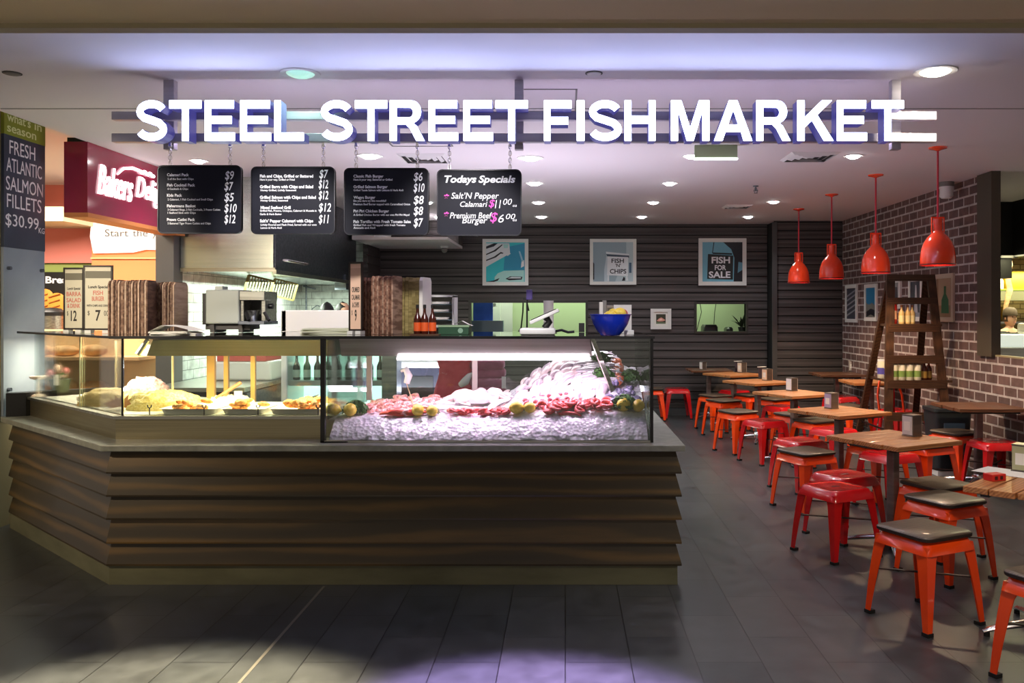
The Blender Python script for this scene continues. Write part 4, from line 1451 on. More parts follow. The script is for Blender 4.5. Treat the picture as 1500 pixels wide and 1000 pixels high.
mb = MB(); mb.b2(-.145, .145, -.125, .125, 0, .05); mb.build('white_base', WHITE, tb)
mb = MB(); mb.b2(-.10, .10, -.168, -.150, .22, .52); mb.build('blue_panel', pm('tub_blue', (84, 106, 122), .4), tb)

# ---------------------------------------------------------------- framed pictures
def picture(label, loc, M, w, h, fw, art, frame=WHITE, mount=0.0, grp='framed pictures'):
    """art: list of (outline in 0..1 coordinates, material) or ('text', string, x, y, w, h, bold, material)"""
    t = thing('framed_picture', label, 'picture', loc, 0, grp)
    mb = MB()
    a = [(-w / 2, -h / 2), (w / 2, -h / 2), (w / 2, h / 2), (-w / 2, h / 2)]
    b = [(x * (w - 2 * fw) / w, y * (h - 2 * fw) / h) for x, y in a]
    mb.loft([[M @ Vector((x, y, z)) for x, y in p] for p, z in ((b, .012), (b, .024), (a, .024), (a, 0))], cap=False)
    mb.build('frame', frame, t)
    mats = []
    mb = MB()
    iw, ih = w - 2 * fw, h - 2 * fw
    if mount:
        mb.mi = 0; mats.append(PAPER)
        mb.plate([(-iw / 2, -ih / 2), (iw / 2, -ih / 2), (iw / 2, ih / 2), (-iw / 2, ih / 2)], M @ Matrix.Translation((0, 0, .010)), .004)
        iw, ih = iw - 2 * mount, ih - 2 * mount
    for k, item in enumerate(art):
        m = item[-1]
        if m not in mats:
            mats.append(m)
        mb.mi = mats.index(m)
        z = .0112 + .0004 * k
        if item[0] == 'text':
            _, s, x, y, tw, th, bold, _m = item
            mb.text(s, M @ Matrix.Translation(((x - .5) * iw, (y - .5) * ih, z)), w=tw * iw, h=th * ih, bold=bold, depth=.0003)
        else:
            mb.plate([((x - .5) * iw, (y - .5) * ih) for x, y in item[0]], M @ Matrix.Translation((0, 0, z)), .0003)
    mb.build('artwork', mats, t)
    return t


I3 = front((0, 0, 0))
FULL = [(0, 0), (1, 0), (1, 1), (0, 1)]
q = lambda n, *c: pm('art_' + n, c, .45)
TEAL, SKYT, WAVE, INK, PALE = q('teal', 46, 196, 206), q('blue', 40, 150, 190), q('white', 226, 232, 236), q('ink', 20, 26, 36), q('mint', 176, 226, 220)


def wavy(y0, y1, t, n=12):
    up = [(x / n, y0 + (y1 - y0) * x / n + .03 * math.sin(x * 1.3)) for x in range(n + 1)]
    return up + [(x, y - t) for x, y in reversed(up)]


YP = YB - .034
def wallpic(px0, px1, py0, py1, *a, **k):
    c = P((px0 + px1) / 2, (py0 + py1) / 2, YP)
    return picture(a[0], (c.x, YP, c.z), I3, (px1 - px0) * YP / F, (py1 - py0) * YP / F, *a[1:], **k)


art = [(FULL, TEAL), ([(.45, .3), (1, .3), (1, .98), (.5, .88)], SKYT), ([(0, .38), (.36, .58), (.62, .72), (.6, .98), (0, .98)], WAVE),
       ([(0, .84), (.2, .9), (.3, .98), (.2, .98), (0, .9)], INK), ([(0, .68), (.25, .78), (.42, .93), (.42, .96), (.2, .80), (0, .71)], INK), ([(0, .53), (.25, .62), (.38, .72), (.55, .70), (.38, .76), (.2, .64), (0, .56)], INK),
       ([(.36, .68), (.5, .76), (.64, .72), (.56, .66), (.48, .70)], WAVE), ([(.46, .86), (.56, .86), (.58, .95), (.44, .96)], PALE),
       ([(.22, .12), (.30, .22), (.46, .28), (.98, .30), (.98, 0), (.22, 0)], PALE), ([(.5, .08), (.62, .14), (.94, .13), (.92, .06), (.6, .04)], INK), ([(.55, .09), (.66, .125), (.9, .12), (.9, .09)], WAVE),
       ([(.90, .36), (.98, .40), (.98, .55), (.92, .55)], WAVE), ([(.84, .78), (.88, .78), (.97, .52), (.92, .52)], q('pale_blue', 150, 200, 220)), ([(0, 0), (.2, .04), (.35, .10), (.3, .03), (.2, 0)], INK)]
wallpic(707, 774, 350, 418, 'white framed square picture of teal water and white waves on the board wall', .055, art)
GB = q('grey_blue', 150, 172, 184)
art = [(FULL, GB), ([(.55, 0), (1, 0), (1, 1), (.83, 1), (.83, .72)], q('light_blue', 184, 202, 208)), ([(.28, .0), (.40, .0), (.42, .75), (.34, .70), (.28, .3)], q('pale_blue2', 198, 214, 222)),
       ([(.33, .70), (.9, .66), (.9, .60), (.35, .64)], q('plate_shadow', 60, 80, 96)), ([(.32, .76), (.9, .70), (.9, .66), (.33, .70)], WAVE), ([(.35, .16), (.87, .14), (.88, .62), (.36, .64)], q('plate', 236, 240, 244)),
       ([(.36, .02), (.40, .02), (.40, .16), (.36, .16)], WAVE), ([(.82, .02), (.88, .02), (.86, .14), (.82, .14)], WAVE), ([(.72, .02), (.80, .02), (.80, .10), (.76, .12)], INK), ([(0, .05), (.03, .05), (.03, .45), (0, .50)], INK), ([(.90, .22), (.96, .22), (.96, .48), (.90, .48)], q('slate_blue', 70, 100, 126)),
       ('text', 'FISH', .46, .47, .31, .115, .02, INK), ('text', "'N'", .56, .365, .13, .09, .02, INK), ('text', 'CHIPS', .42, .20, .41, .12, .02, INK)]
wallpic(864, 932, 350, 417, 'white framed picture of a hanging sign reading FISH N CHIPS on the board wall', .05, art)
art = [(FULL, q('sky', 116, 182, 204)), ([(.52, 1), (1, 1), (1, 0), (.78, 0), (.80, .6), (.72, .82)], INK), ([(.88, .22), (1, .30), (1, .48), (.90, .50)], q('gable', 96, 150, 172)),
       ([(.24, .72), (.26, .72), (.30, 1), (.28, 1)], INK), ([(.26, .70), (.74, .68), (.74, .72), (.26, .74)], INK), ([(.12, .07), (.76, .05), (.77, .66), (.14, .70)], q('black_plate', 30, 36, 38)),
       ('text', 'FISH', .23, .46, .46, .17, .03, CHALKW), ('text', 'FOR', .31, .29, .28, .13, .025, CHALKW), ('text', 'SALE', .16, .09, .54, .17, .03, CHALKW)]
wallpic(1023, 1093, 349, 418, 'white framed picture of a black sign reading FISH FOR SALE on the board wall', .06, art)
art = [(FULL, q('olive', 60, 62, 44)), ([(.05, .30), (.3, .55), (.55, .66), (.8, .5), (.98, .36), (.7, .26), (.3, .24)], q('salmon_pink', 226, 158, 138)), ([(.25, .38), (.5, .54), (.7, .44), (.5, .34)], q('flesh', 244, 206, 190)), ([(0, 0), (1, 0), (1, .16), (0, .20)], q('plate_green', 110, 128, 96))]
wallpic(953, 983, 452, 482, 'small white framed picture of a fish dish right of the blue bowl', .05, art, mount=.035)
# pictures on the brick wall
def brickpic(px0, px1, py0, py1, label, art, fr=WHITE, fw=.05):
    ya, yb = XW * F / (px0 - HX), XW * F / (px1 - HX)
    yc = (ya + yb) / 2
    zt_, zb_ = EYE + (457 - py0) * yc / F, EYE + (457 - py1) * yc / F
    return picture(label, (XW, yc, (zt_ + zb_) / 2), leftface((0, 0, 0)), ya - yb, zt_ - zb_, fw, art, frame=fr, grp='pictures on the brick wall')


GRD, GRL = q('charcoal', 66, 68, 78), q('grey_light', 150, 154, 164)
brickpic(1240, 1257, 417, 472, 'white framed dark abstract picture at the far left end of the brick wall',
         [(FULL, GRD)] + [([(0, y), (1, y + .22), (1, y + .27), (0, y + .06)], GRL) for y in (.08, .24, .40, .56, .70)])
brickpic(1268, 1286, 416, 470, 'white framed picture with blue sky, second from the left on the brick wall',
         [(FULL, q('deep_sky', 40, 128, 176)), ([(0, 0), (1, 0), (1, .38), (.6, .5), (.3, .42), (0, .5)], q('village', 120, 124, 116)), ([(0, .0), (.5, .1), (1, 0), (1, .22), (.5, .3), (0, .18)], INK)])
brickpic(1306, 1321, 408, 452, 'white framed narrow grey picture seen through the top of the ladder shelf',
         [(FULL, q('stone_grey', 150, 156, 158)), ([(.2, 0), (.8, 0), (.7, .8), (.3, .8)], GRD)])
brickpic(1333, 1353, 406, 470, 'white framed black and white fountain picture behind the ladder shelf',
         [(FULL, GRD), ([(.3, 0), (.7, 0), (.62, .5), (.56, .9), (.46, .9), (.4, .5)], q('pale_stone', 190, 192, 196)), ([(.1, 0), (.9, 0), (.9, .12), (.1, .12)], GRL)])
brickpic(1371, 1399, 401, 471, 'large pale framed picture with a green bottle shape right of the ladder shelf',
         [(FULL, q('tan', 150, 116, 88)), ([(.1, .3), (.9, .3), (.9, 1), (.1, 1)], q('beige', 176, 150, 124)), ([(.3, .1), (.8, .1), (.78, .45), (.62, .6), (.62, .8), (.48, .8), (.48, .6), (.32, .45)], q('bottle_green', 44, 106, 68))], fr=pm('pale_frame', (196, 178, 160), .5))

# ---------------------------------------------------------------- things seen through the hatches
t = thing('fuse_box', 'white wall box with a cover seen through the left hatch', 'box', (P(723, 465, 14.6).x - .0, 14.7, 1.33))
MB().b2(-.32, .32, -.05, 0, -.1, .62).build('back_plate', WHITEP, t)
MB().b2(-.20, .12, -.11, -.05, .06, .44).build('cover', WHITE, t, bevel=.01)
MB().b2(-.12, .04, -.118, -.11, .38, .42).build('dark_slot', GREY, t)
t = tag(MB().b2(-.16, .16, -.05, .02, 0, .36).build('blue_cloth', nm('blue_cloth', (36, 66, 160), (46, 80, 180), (6, 6, 6), .8), loc=(-1.36, 14.15, 1.46)), 'blue cloth hanging at the left end of the left hatch', 'cloth')
o = MB().b2(-.22, .34, -.12, .05, 0, .19).build('storage_box', pm('box_slate', (112, 128, 148), .5), loc=(-1.36, 14.12, 1.27)); tag(o, 'slate blue box under the blue cloth in the left hatch', 'box')
t = thing('hanging_cable', 'dark looped cable hanging inside the left hatch', 'cable', (-.70, 14.3, 1.2))
MB().tube([(0, 0, 1.65), (0, 0, .75), (-.01, 0, .4), (-.04, 0, .14), (-.08, 0, .08), (-.02, 0, .05), (.05, 0, .1)], .014, 6).build('cable', BLACK, t, smooth=60)
MB().tube([(0, 0, .75), (.05, 0, .6), (.09, 0, .42)], .014, 6).build('cable_end', BLACK, t, smooth=60)
for k, (x0, x1, h, lb) in enumerate(((2.09, 2.33, .13, 'dark rounded box at the left of the right hatch'), (2.45, 2.56, .09, 'small dark box at the middle of the right hatch'))):
    o = MB().loft([[Vector((x, y, z)) for x, y in rrect(x1 - x0 + d, .3 + d, .05)] for d, z in ((0, 0), (0, h * .7), (-.04, h))]).build('storage_box', BLACK, loc=((x0 + x1) / 2 * 1.05, 13.75, 1.27), smooth=40)
    tag(o, lb, 'box', 'dark boxes on the hatch ledge')
o = MB().b2(-2.9, 4.2, YB + .12, 14.2, 1.22, 1.27).build('hatch_bench', STEEL)
tag(o, 'steel bench top behind the two wall hatches', 'bench')
t = thing('potted_plant', 'dark leafy plant at the right of the right hatch', 'plant', (2.86, 13.8, 1.27))
MB().lathe([(.05, 0), (.07, .09)], 14).build('pot', BLACK, t, smooth=40)
mb = MB()
for k in range(26):
    a = random.uniform(0, 2 * PI); u = random.uniform(.06, .26); hgt = random.uniform(.05, .22) if math.cos(a) < 0 else random.uniform(.12, .30)
    b = Vector((u * math.cos(a) * 1.0, u * math.sin(a) * .5, .08 + hgt)); w = Vector((-math.sin(a), math.cos(a), 0)) * .018
    m_ = b * .55 + Vector((0, 0, .06))
    mb.add([Vector((0, 0, .07)), m_ + w, b, m_ - w], [(0, 1, 2, 3)])
mb.build('leaves', pm('plant_dark', (34, 44, 26), .6), t)
for k, x in enumerate((2.15, 2.42)):
    o = MB().tube([(x * 1.04, 14.2, 1.8), (x * 1.04 - .03 * (1 if k else -1), 14.2, 1.6), (x * 1.04 - .05, 14.2, 1.28)], .006, 6).build('thin_cable', BLACK)
    tag(o, ['thin cable at the left inside the right hatch', 'thin cable left of centre inside the right hatch'][k], 'cable', 'cables in the right hatch')

# ---------------------------------------------------------------- kitchen
hd = thing('extractor_hood', 'large stainless steel extractor hood over the kitchen', 'extractor hood', (-3.40, 8.65, 0))
mb = MB(); mb.loft([[Vector((x, y, z)) for z, y in ((2.03, 0), (2.97, -.0), (2.97, 3.4), (1.99, 3.4))] for x in (-.50, .44)])
mb.build('canopy', nm('hood_steel', (164, 174, 172), (180, 188, 184), (1, 1, 160), .26, .9, .0), hd)
mb = MB(); mb.b2(.441, .452, .03, 3.38, 2.02, ZC - .01); mb.build('side_panel', STEELD, hd)
mb = MB(); mb.b2(-.50, .46, -.012, .0, 2.01, 2.05); mb.b2(.44, .475, -.01, 3.4, 1.985, 2.03); mb.build('lower_lip', STEEL, hd)
mb = MB(); mb.tube([(.46, .25, 2.14), (.50, .25, 2.14), (.50, .95, 2.14), (.46, .95, 2.14)], .015, 8); mb.build('handle', CHROME, hd, smooth=60)
for k, (px, py, Y, lb) in enumerate(((379, 420, 9.4, 'left grease filter leaning under the extractor hood'), (416, 424, 10.2, 'right grease filter leaning under the extractor hood'))):
    p = P(px, py, Y)
    t = thing('grease_filter', lb, 'grease filter', (p.x, p.y, p.z), RAD(18), 'grease filters under the hood')
    Q = Matrix.Rotation(RAD(14), 4, 'Y')
    mb = MB(); w, h = .27, .20
    for a in ((0, h / 2, w, .02), (0, -h / 2, w, .02), (-w / 2, 0, .02, h), (w / 2, 0, .02, h)):
        mb.box(Q @ Vector((a[0], 0, a[1])), (a[2], .035, a[3]), M=Q)
    mb.build('frame', pm('filter_brass', (110, 102, 58), .5, .4), t)
    mb = MB()
    for j in range(9):
        mb.box(Q @ Vector((-w / 2 + .03 * (j + .6), 0, 0)), (.014, .016, h), M=Q)
    mb.build('baffle', pm('filter_pale', (128, 126, 86), .5, .3), t)
bench = thing('kitchen_bench', 'long stainless steel kitchen bench along the tiled left wall', 'bench', (-3.42, 9.9, 0))
MB().b2(-.47, .45, -2.0, 2.6, .86, .90).build('bench_top', STEEL, bench)
MB().b2(-.44, .42, -1.95, 2.55, .1, .86).build('cabinet_body', nm('bench_dark', (46, 44, 46), (60, 58, 60), (1, 1, 8), .35, .7), bench)
MB().b2(.42, .435, -1.9, .2, .60, .84).build('drawer_front', STEELD, bench)
o = MB().b2(-.30, .30, -.3, .3, 0, .20).build('food_tub', WHITE, loc=(-3.3, 9.0, .90), bevel=.02)
tag(o, 'white rectangular food tub standing on the kitchen bench', 'tub')
o = MB().b2(-.25, .25, -.3, .3, 0, .10).build('red_tray', pm('tray_red', (206, 90, 80), .4), loc=(-3.3, 9.0, 1.10))
tag(o, 'red tray lying on the white food tub in the kitchen', 'tray')
fr = thing('drinks_fridge', 'white glass fronted drinks fridge with green bottles in the kitchen', 'fridge', (-2.30, 8.4, 0))
mb = MB()
mb.b2(-.50, -.44, 0, .6, .05, 1.62); mb.b2(.50, .56, 0, .6, .05, 1.62); mb.b2(-.50, .56, .56, .6, .05, 1.62); mb.b2(-.50, .56, 0, .6, 1.40, 1.62); mb.b2(-.50, .56, 0, .6, .05, .2)
mb.build('cabinet', WHITE, fr, bevel=.012)
mb = MB(); mb.b2(-.44, .50, .55, .558, .2, 1.40); mb.build('lit_back', pm('fridge_light', (196, 232, 222), .5, es=.9), fr)
for z in (.92, .55):
    MB().b2(-.44, .50, .06, .55, z - .05, z).build('shelf', WHITE, fr)
MB().b2(-.44, .50, .02, .026, .2, 1.40).build('glass_door', GLASS, fr)
MB().b2(.0, .05, .0, .03, .2, 1.40).build('door_bar', WHITE, fr)
BG = pm('green_bottle_glass', (40, 96, 60), .15); BD = pm('dark_bottle_glass', (24, 40, 34), .15)
for k in range(9):
    lb = ('bottle in the white kitchen fridge, number %s from the left' % ['one', 'two', 'three', 'four', 'five', 'six', 'seven', 'eight', 'nine'][k])
    bottle('drink_bottle', ('green ' if k % 2 else 'dark ') + lb, (-2.30 - .40 + k * .105, 8.4 + .18, .92), .036, .27, BG if k % 2 else BD, BLACK, pm('silver_label', (206, 222, 214), .5), 'bottles in the kitchen fridge', neck=.42)
pp = thing('drain_pipe', 'pale vertical pipe with a bend on the kitchen back wall', 'pipe', (P(500, 400, 12.5).x, 12.5, 0))
MB().tube([(0, 0, ZC), (0, 0, 2.24)], .022, 10).build('pipe', pm('pipe_grey', (150, 164, 176), .4), pp, smooth=60)
MB().tube([(0, 0, 2.26), (0, -.02, 2.20), (-.05, -.02, 2.16), (-.12, -.02, 2.15)], .045, 10).build('elbow', pm('pipe_grey', (150, 164, 176), .4), pp, smooth=60)
t = thing('tap', 'thin gooseneck spray tap against the tiled kitchen wall', 'tap', (P(447, 470, 12.4).x, 12.45, 1.2))
MB().tube([(0, 0, -.30), (0, 0, .80)], .012, 8).build('riser', STEELD, t, smooth=60)
MB().tube([(-.04, 0, .78), (.14, 0, .74)], .012, 8).build('arm', STEELD, t, smooth=60)
MB().tube([(0, 0, .1), (.02, 0, .3), (.09, 0, .45), (.16, 0, .50), (.20, 0, .48)], .007, 8).build('hose', STEELD, t, smooth=60)
o = MB().b2(-.10, .05, -.6, .6, 0, .2).build('storage_rack', STEELD, loc=(-2.98, 12.0, 1.9)); tag(o, 'dark steel rack box on the right of the kitchen back wall', 'rack')

# ---------------------------------------------------------------- things standing on the glass shelf
ZT = ZS + .0112


def at(px, Y):
    return (px - HX) * Y / F


def price_card(lb, px0, px1, y0, Y, rz, top, mid, price, cents):
    w = (px1 - px0) * Y / F; h = (488 - y0) * Y / F
    t = thing('price_card', lb, 'price card', (at((px0 + px1) / 2, Y), Y, ZT), rz, 'framed price cards on the glass shelf')
    z0 = .022
    mb = MB()
    for a in ((-w / 2, w / 2, z0, z0 + .012), (-w / 2, w / 2, z0 + h - .012, z0 + h), (-w / 2, -w / 2 + .01, z0, z0 + h), (w / 2 - .01, w / 2, z0, z0 + h)):
        mb.b2(a[0], a[1], -.008, .008, a[2], a[3])
    mb.build('frame', pm('card_frame', (30, 22, 20), .4), t)
    MB().b2(-w / 2 + .006, w / 2 - .006, -.003, .004, z0 + .006, z0 + h - .006).build('card', pm('card_' + mid[0], mid[1], .6), t)
    MB().b2(-w / 2 + .012, w / 2 - .012, -.0036, -.003, z0 + h * .80, z0 + h * .91).build('header_band', pm('band_' + mid[0], mid[2], .6), t)
    W_ = w - .03
    for s, yy, ww, hh in top:
        mb = MB(); mb.text(s, front((0, -.0034, z0 + h * yy)), w=W_ * ww, h=h * hh, bold=.02, depth=.0004, align='C')
        mb.build('heading', pm('card_ink', (40, 34, 30), .7), t)
    if mid[3]:
        mb = MB()
        for s, yy, ww in mid[3]:
            mb.text(s, front((0, -.0034, z0 + h * yy)), w=W_ * ww, h=h * .07, bold=.02, depth=.0004, align='C')
        mb.build('red_lettering', pm('card_red', (196, 110, 92), .7), t)
    mb = MB()
    mb.text(price, front((0, -.0034, z0 + h * .14)), h=h * .17, w=W_ * (.16 * len(price) + .05), bold=.02, depth=.0004, align='C')
    mb.text('$', front((-W_ * .42, -.0034, z0 + h * .22)), h=h * .08, w=W_ * .08, depth=.0004)
    if cents:
        mb.text(cents, front((W_ * .24, -.0034, z0 + h * .22)), h=h * .08, w=W_ * .18, depth=.0004)
    mb.build('price_lettering', MATS['card_ink'], t)
    for s in (-.3, .3):
        MB().b2(s * w - .02, s * w + .02, -.025, .025, 0, .022).build('clear_foot', pm('foot_clear', (220, 220, 214), .2), t)
    return t


GRN = ('olive', (206, 200, 176), (112, 108, 92))
price_card('left framed price card showing 12 dollars on the glass shelf', 93, 124, 397, 5.86, RAD(-4), [('Lunch Special', .63, .8, .055)], GRN + ([('BARRA', .54, .9), ('SALAD', .44, .9), ('& DRINK', .35, .8)],), '12', '')
price_card('framed price card showing 7 dollars beside the first carton stack', 123, 165, 393, 5.72, RAD(2), [('Lunch Special', .63, .8, .06), ('WITH CHIPS AND DRINK', .36, .92, .035)], GRN + ([('FISH', .54, .4), ('BURGER', .45, .5)],), '7', '00')
price_card('narrow pink price card showing 9 dollars left of the middle cartons', 510, 533, 387, 5.5, RAD(-20), [('CRUMBED', .56, .8, .075), ('CALAMARI', .45, .85, .075), ('& CHIPS', .34, .7, .075)], ('pink', (232, 196, 168), (206, 170, 140), None), '9', '')

CB1 = nm('carton_brown', (126, 86, 58), (164, 124, 92), (3, 3, 30), .8)


def carton_stack(lb, px0, px1, py0, Y, dep, mats, rz=0.0, n=13, grp='flat carton stacks on the glass shelf', top=(212, 196, 176), chamfer=.12):
    """flat-packed cartons standing upright, cut corners at the top"""
    w = (px1 - px0) * Y / F; h = EYE + (457 - py0) * Y / F - ZT
    t = thing('carton_stack', lb, 'cartons', (at((px0 + px1) / 2, Y), Y, ZT), rz, grp)
    for k in range(n):
        x0 = -w / 2 + w * k / n
        d = random.uniform(-.008, .008); hh = h + random.uniform(-.006, .004); c = chamfer * dep
        poly = [(-dep / 2 + d, 0), (dep / 2 + d, 0), (dep / 2 + d, hh - c), (dep / 2 + d - c, hh), (-dep / 2 + d + c, hh), (-dep / 2 + d, hh - c)]
        mb = MB()
        r = [[Vector((x, y, z)) for y, z in poly] for x in (x0 + .0006, x0 + w / n - .0006)]
        mb.loft(r)
        o = mb.build('folded_carton', mats[k % len(mats)], t)
    return t


CBA, CBB, CBC = nm('carton_a', (118, 88, 70), (168, 138, 116), (8, 8, 40), .8, lo=.42, hi=.58), nm('carton_b', (88, 62, 48), (128, 98, 78), (8, 8, 40), .8, lo=.42, hi=.58), nm('carton_c', (176, 148, 124), (204, 178, 154), (8, 8, 40), .8)
carton_stack('left stack of brown flat cartons on the shelf, beside the 7 dollar card', 168, 222, 411, 5.75, .19, [CBA, CBB, CBC, CBB], RAD(8), 24)
carton_stack('second stack of brown flat cartons, overlapped by the first, at the left of the shelf', 223, 267, 414, 5.95, .19, [CBB, CBA, CBB, CBC], RAD(-4), 20)
CBR, CBG = nm('carton_red', (96, 60, 44), (140, 100, 78), (8, 8, 44), .8, lo=.42, hi=.58), nm('carton_green', (112, 98, 52), (150, 136, 84), (8, 8, 60), .8)
carton_stack('dark brown carton stack directly right of the 9 dollar card', 528, 551, 407, 5.75, .17, [CBR, CBB], 0, 10)
carton_stack('tall brown carton stack in the middle of the shelf', 550, 584, 405, 5.62, .18, [CBR, CBA, CBR], RAD(-10), 14)
carton_stack('olive green carton stack with white edge behind the sauce bottles', 589, 626, 407, 5.78, .20, [CBG, CBG, CBG, CBG, CBG, CBG, PAPER], RAD(-8), 7)
o = thing('paper_pile', 'loose pile of white papers right of the left carton stacks', 'papers', (at(256, 5.5), 5.5, ZT))
for k in range(5):
    MB().b2(-.12, .16 - .01 * k, -.1, .1, .004 * k + .03 * (k == 9), .004 * k + .003).build('sheet', PAPER, o, rz=RAD(random.uniform(-12, 12)))
mb = MB(); mb.loft([[Vector((x, y, z)) for x, z in ((-.12, .021), (-.04, .060), (.06, .050), (.16, .024))] for y in (-.1, .1)], closed=False, cap=False); mb.build('curled_sheet', PAPER, o)
o = thing('paper_pile', 'flat stack of wrapping paper left of the 9 dollar card', 'papers', (at(484, 5.7), 5.7, ZT))
for k in range(4):
    MB().b2(-.16, .16, -.12, .12, .009 * k, .009 * k + .008).build('sheet', pm('wrap_paper', (206, 210, 184), .8), o, rz=RAD((-4, 3, -2, 5)[k]))
mc = thing('coffee_machine', 'grey boxy countertop machine with a dark recess standing on the shelf', 'machine', (at(352, 6.08), 6.08, ZT))
k = 6.08 / F
mb = MB(); mb.b2(-41 * k, 8 * k, -.12, .15, .06, .30); mb.build('housing', pm('machine_grey', (158, 164, 158), .4, .2), mc, bevel=.01)
mb = MB(); mb.b2(-46 * k, -41 * k, -.11, .14, .055, .275); mb.build('back_cover', BLACK, mc)
mb = MB(); mb.b2(8 * k, 44 * k, -.12, .15, .225, .29); mb.b2(38 * k, 44 * k, -.10, .14, .08, .23); mb.b2(8 * k, 13 * k, -.10, .14, .08, .23); mb.build('brew_head', STEEL, mc, bevel=.004)
mb = MB(); mb.b2(13 * k, 38 * k, .05, .14, .08, .225); mb.build('recess', BLACK, mc)
mb = MB(); mb.b2(8 * k, 46 * k, -.15, .14, .055, .08); mb.build('drip_tray', STEELD, mc, bevel=.004)
mb = MB(); mb.lathe([(.022, .08), (.045, .15), (.046, .155)], 18, c=(24 * k, -.06, 0)); mb.build('jug', CHROME, mc, smooth=50)
for a, b in (((18 * k, -.13, .14), (25 * k, -.17, .085)), ((44 * k, -.12, .14), (53 * k, -.15, .085))):
    MB().tube([a, b], .011, 8).build('handle', BLACK, mc, smooth=60)
mb = MB(); mb.tube([(44 * k, -.03, .185), (50 * k, -.03, .185)], .020, 12); mb.build('knob', BLACK, mc, smooth=60)
mb = MB(); mb.b2(-33 * k, -22 * k, -.05, .05, .30, .325); mb.build('top_vent', pm('machine_grey', (158, 164, 158), .4, .2), mc)
mb = MB()
for sx in (-36, 5):
    mb.b2(sx * k, (sx + 6) * k, -.10, .12, 0, .06)
mb.b2(-44 * k, 20 * k, -.08, .12, .02, .06)
mb.build('feet', DARKGREY, mc)
for k_, (px, lb) in enumerate(((611.5, 'left sauce bottle with orange label on the shelf'), (622.5, 'middle sauce bottle with orange label on the shelf'), (633.5, 'right sauce bottle with orange label on the shelf'))):
    bottle('sauce_bottle', lb, (at(px, 5.35), 5.35 - (.012 if k_ == 1 else 0), ZT + .006), .0235, .182, SAUCE, BLACK, pm('orange_label', (226, 92, 34), .5), 'sauce bottles on the glass shelf', neck=.40)
o = MB().b2(-.085, .095, -.05, .05, 0, .006).build('bottle_tray', pm('tray_brown', (90, 56, 30), .5), loc=(at(622, 5.35), 5.35, ZT)); tag(o, 'thin brown tray under the three sauce bottles', 'tray')
t = thing('green_box', 'dark green carton with white torn papers on top right of the sauce bottles', 'box', (at(666, 5.6), 5.6, ZT))
MB().b2(-.098, .098, -.06, .06, 0, .046).build('box_body', pm('box_green', (24, 74, 44), .5), t)
MB().b2(-.102, .102, -.064, .064, .046, .058).build('lid', pm('box_mint', (150, 180, 142), .5), t)
mb = MB(); mb.loft([[Vector((x, y, z)) for x, z in ((-.10, .058), (-.06, .062), (.0, .066), (.05, .086), (.10, .060), (.12, .055))] for y in (-.05, .05)], closed=False, cap=False); mb.build('torn_paper', PAPER, t)
mb = MB(); mb.plate([(.045 + .017 * math.cos(a), .023 + .017 * math.sin(a)) for a in [2 * PI * i / 12 for i in range(12)]], front((0, -.061, 0)), .001); mb.build('round_emblem', pm('emblem_pale', (140, 176, 150), .5), t)
t = thing('paper_rack', 'white document rack full of papers behind the sauce bottles', 'rack', (at(645, 6.15), 6.15, ZT))
s_ = 6.15 / F
mb = MB(); mb.b2(-24 * s_, -22 * s_, -.1, .1, 0, .26); mb.b2(20 * s_, 23 * s_, -.1, .1, 0, .26); mb.b2(-24 * s_, 23 * s_, .09, .1, 0, .26); mb.b2(-24 * s_, 23 * s_, -.1, .1, .25, .265); mb.build('rack_frame', WHITE, t)
for j in range(4):
    MB().b2(-22 * s_, 20 * s_, -.1, .09, .03 + .055 * j, .034 + .055 * j).build('tray', pm('rack_blue', (150, 178, 196), .4), t)
    MB().b2(-18 * s_, 15 * s_, -.11, .08, .036 + .055 * j, .052 + .055 * j).build('papers', PAPER, t, rz=RAD(2 * j - 3))
# payment terminal, display pole, paper roll
t = thing('payment_terminal', 'white payment terminal with a tilted black screen left of the blue bowl', 'payment terminal', (at(793, 5.45), 5.45, ZT))
MB().b2(-.135, .09, -.09, .10, 0, .042).build('base', WHITE, t, bevel=.012)
Q = Matrix.Rotation(RAD(-24), 4, 'Y')
MB().box(Vector((.02, 0, .115)), (.20, .15, .022), M=Q).build('screen_body', WHITE, t, bevel=.005)
MB().box(Vector((.016, 0, .122)) + Q.to_3x3() @ Vector((0, 0, .006)), (.17, .13, .004), M=Q).build('screen', pm('screen_black', (16, 16, 18), .15), t)
MB().tube([(.02, .0, .04), (.05, .0, .08), (.03, 0, .11)], .022, 8).build('stand_arm', BLACK, t, smooth=60)
MB().tube([(.08, -.06, .02), (.13, -.08, .03), (.17, -.08, .016), (.21, -.08, .02)], .009, 6).build('cord', BLACK, t, smooth=60)
t = thing('display_pole', 'thin black pole with a small purple customer display', 'display', (at(772, 5.7), 5.7, ZT))
MB().tube([(0, 0, 0), (0, 0, .25)], .006, 8).build('pole', BLACK, t, smooth=60)
MB().lathe([(.04, 0), (.04, .008)], 16).build('foot', BLACK, t)
MB().b2(-.004, .036, -.03, .03, .225, .292).build('display_head', pm('purple_plastic', (74, 58, 128), .4), t, bevel=.004)
MB().b2(-.025, .0, -.01, .01, .222, .236).build('clamp', BLACK, t)
t = thing('paper_roll', 'tall white paper towel roll behind the payment terminal', 'paper roll', (at(803.5, 6.1), 6.1, ZT))
MB().lathe([(.036, .01), (.036, .225), (.014, .225), (.014, .21)], 22).build('roll', PAPER, t, smooth=40)
MB().lathe([(.06, 0), (.06, .01)], 20).build('holder_base', CHROME, t)
o = MB().b2(-.02, .02, -.012, .012, 0, .065).build('small_black_box', BLACK, loc=(at(852, 6.1), 6.1, ZT)); tag(o, 'small upright black box left behind the blue bowl', 'box')
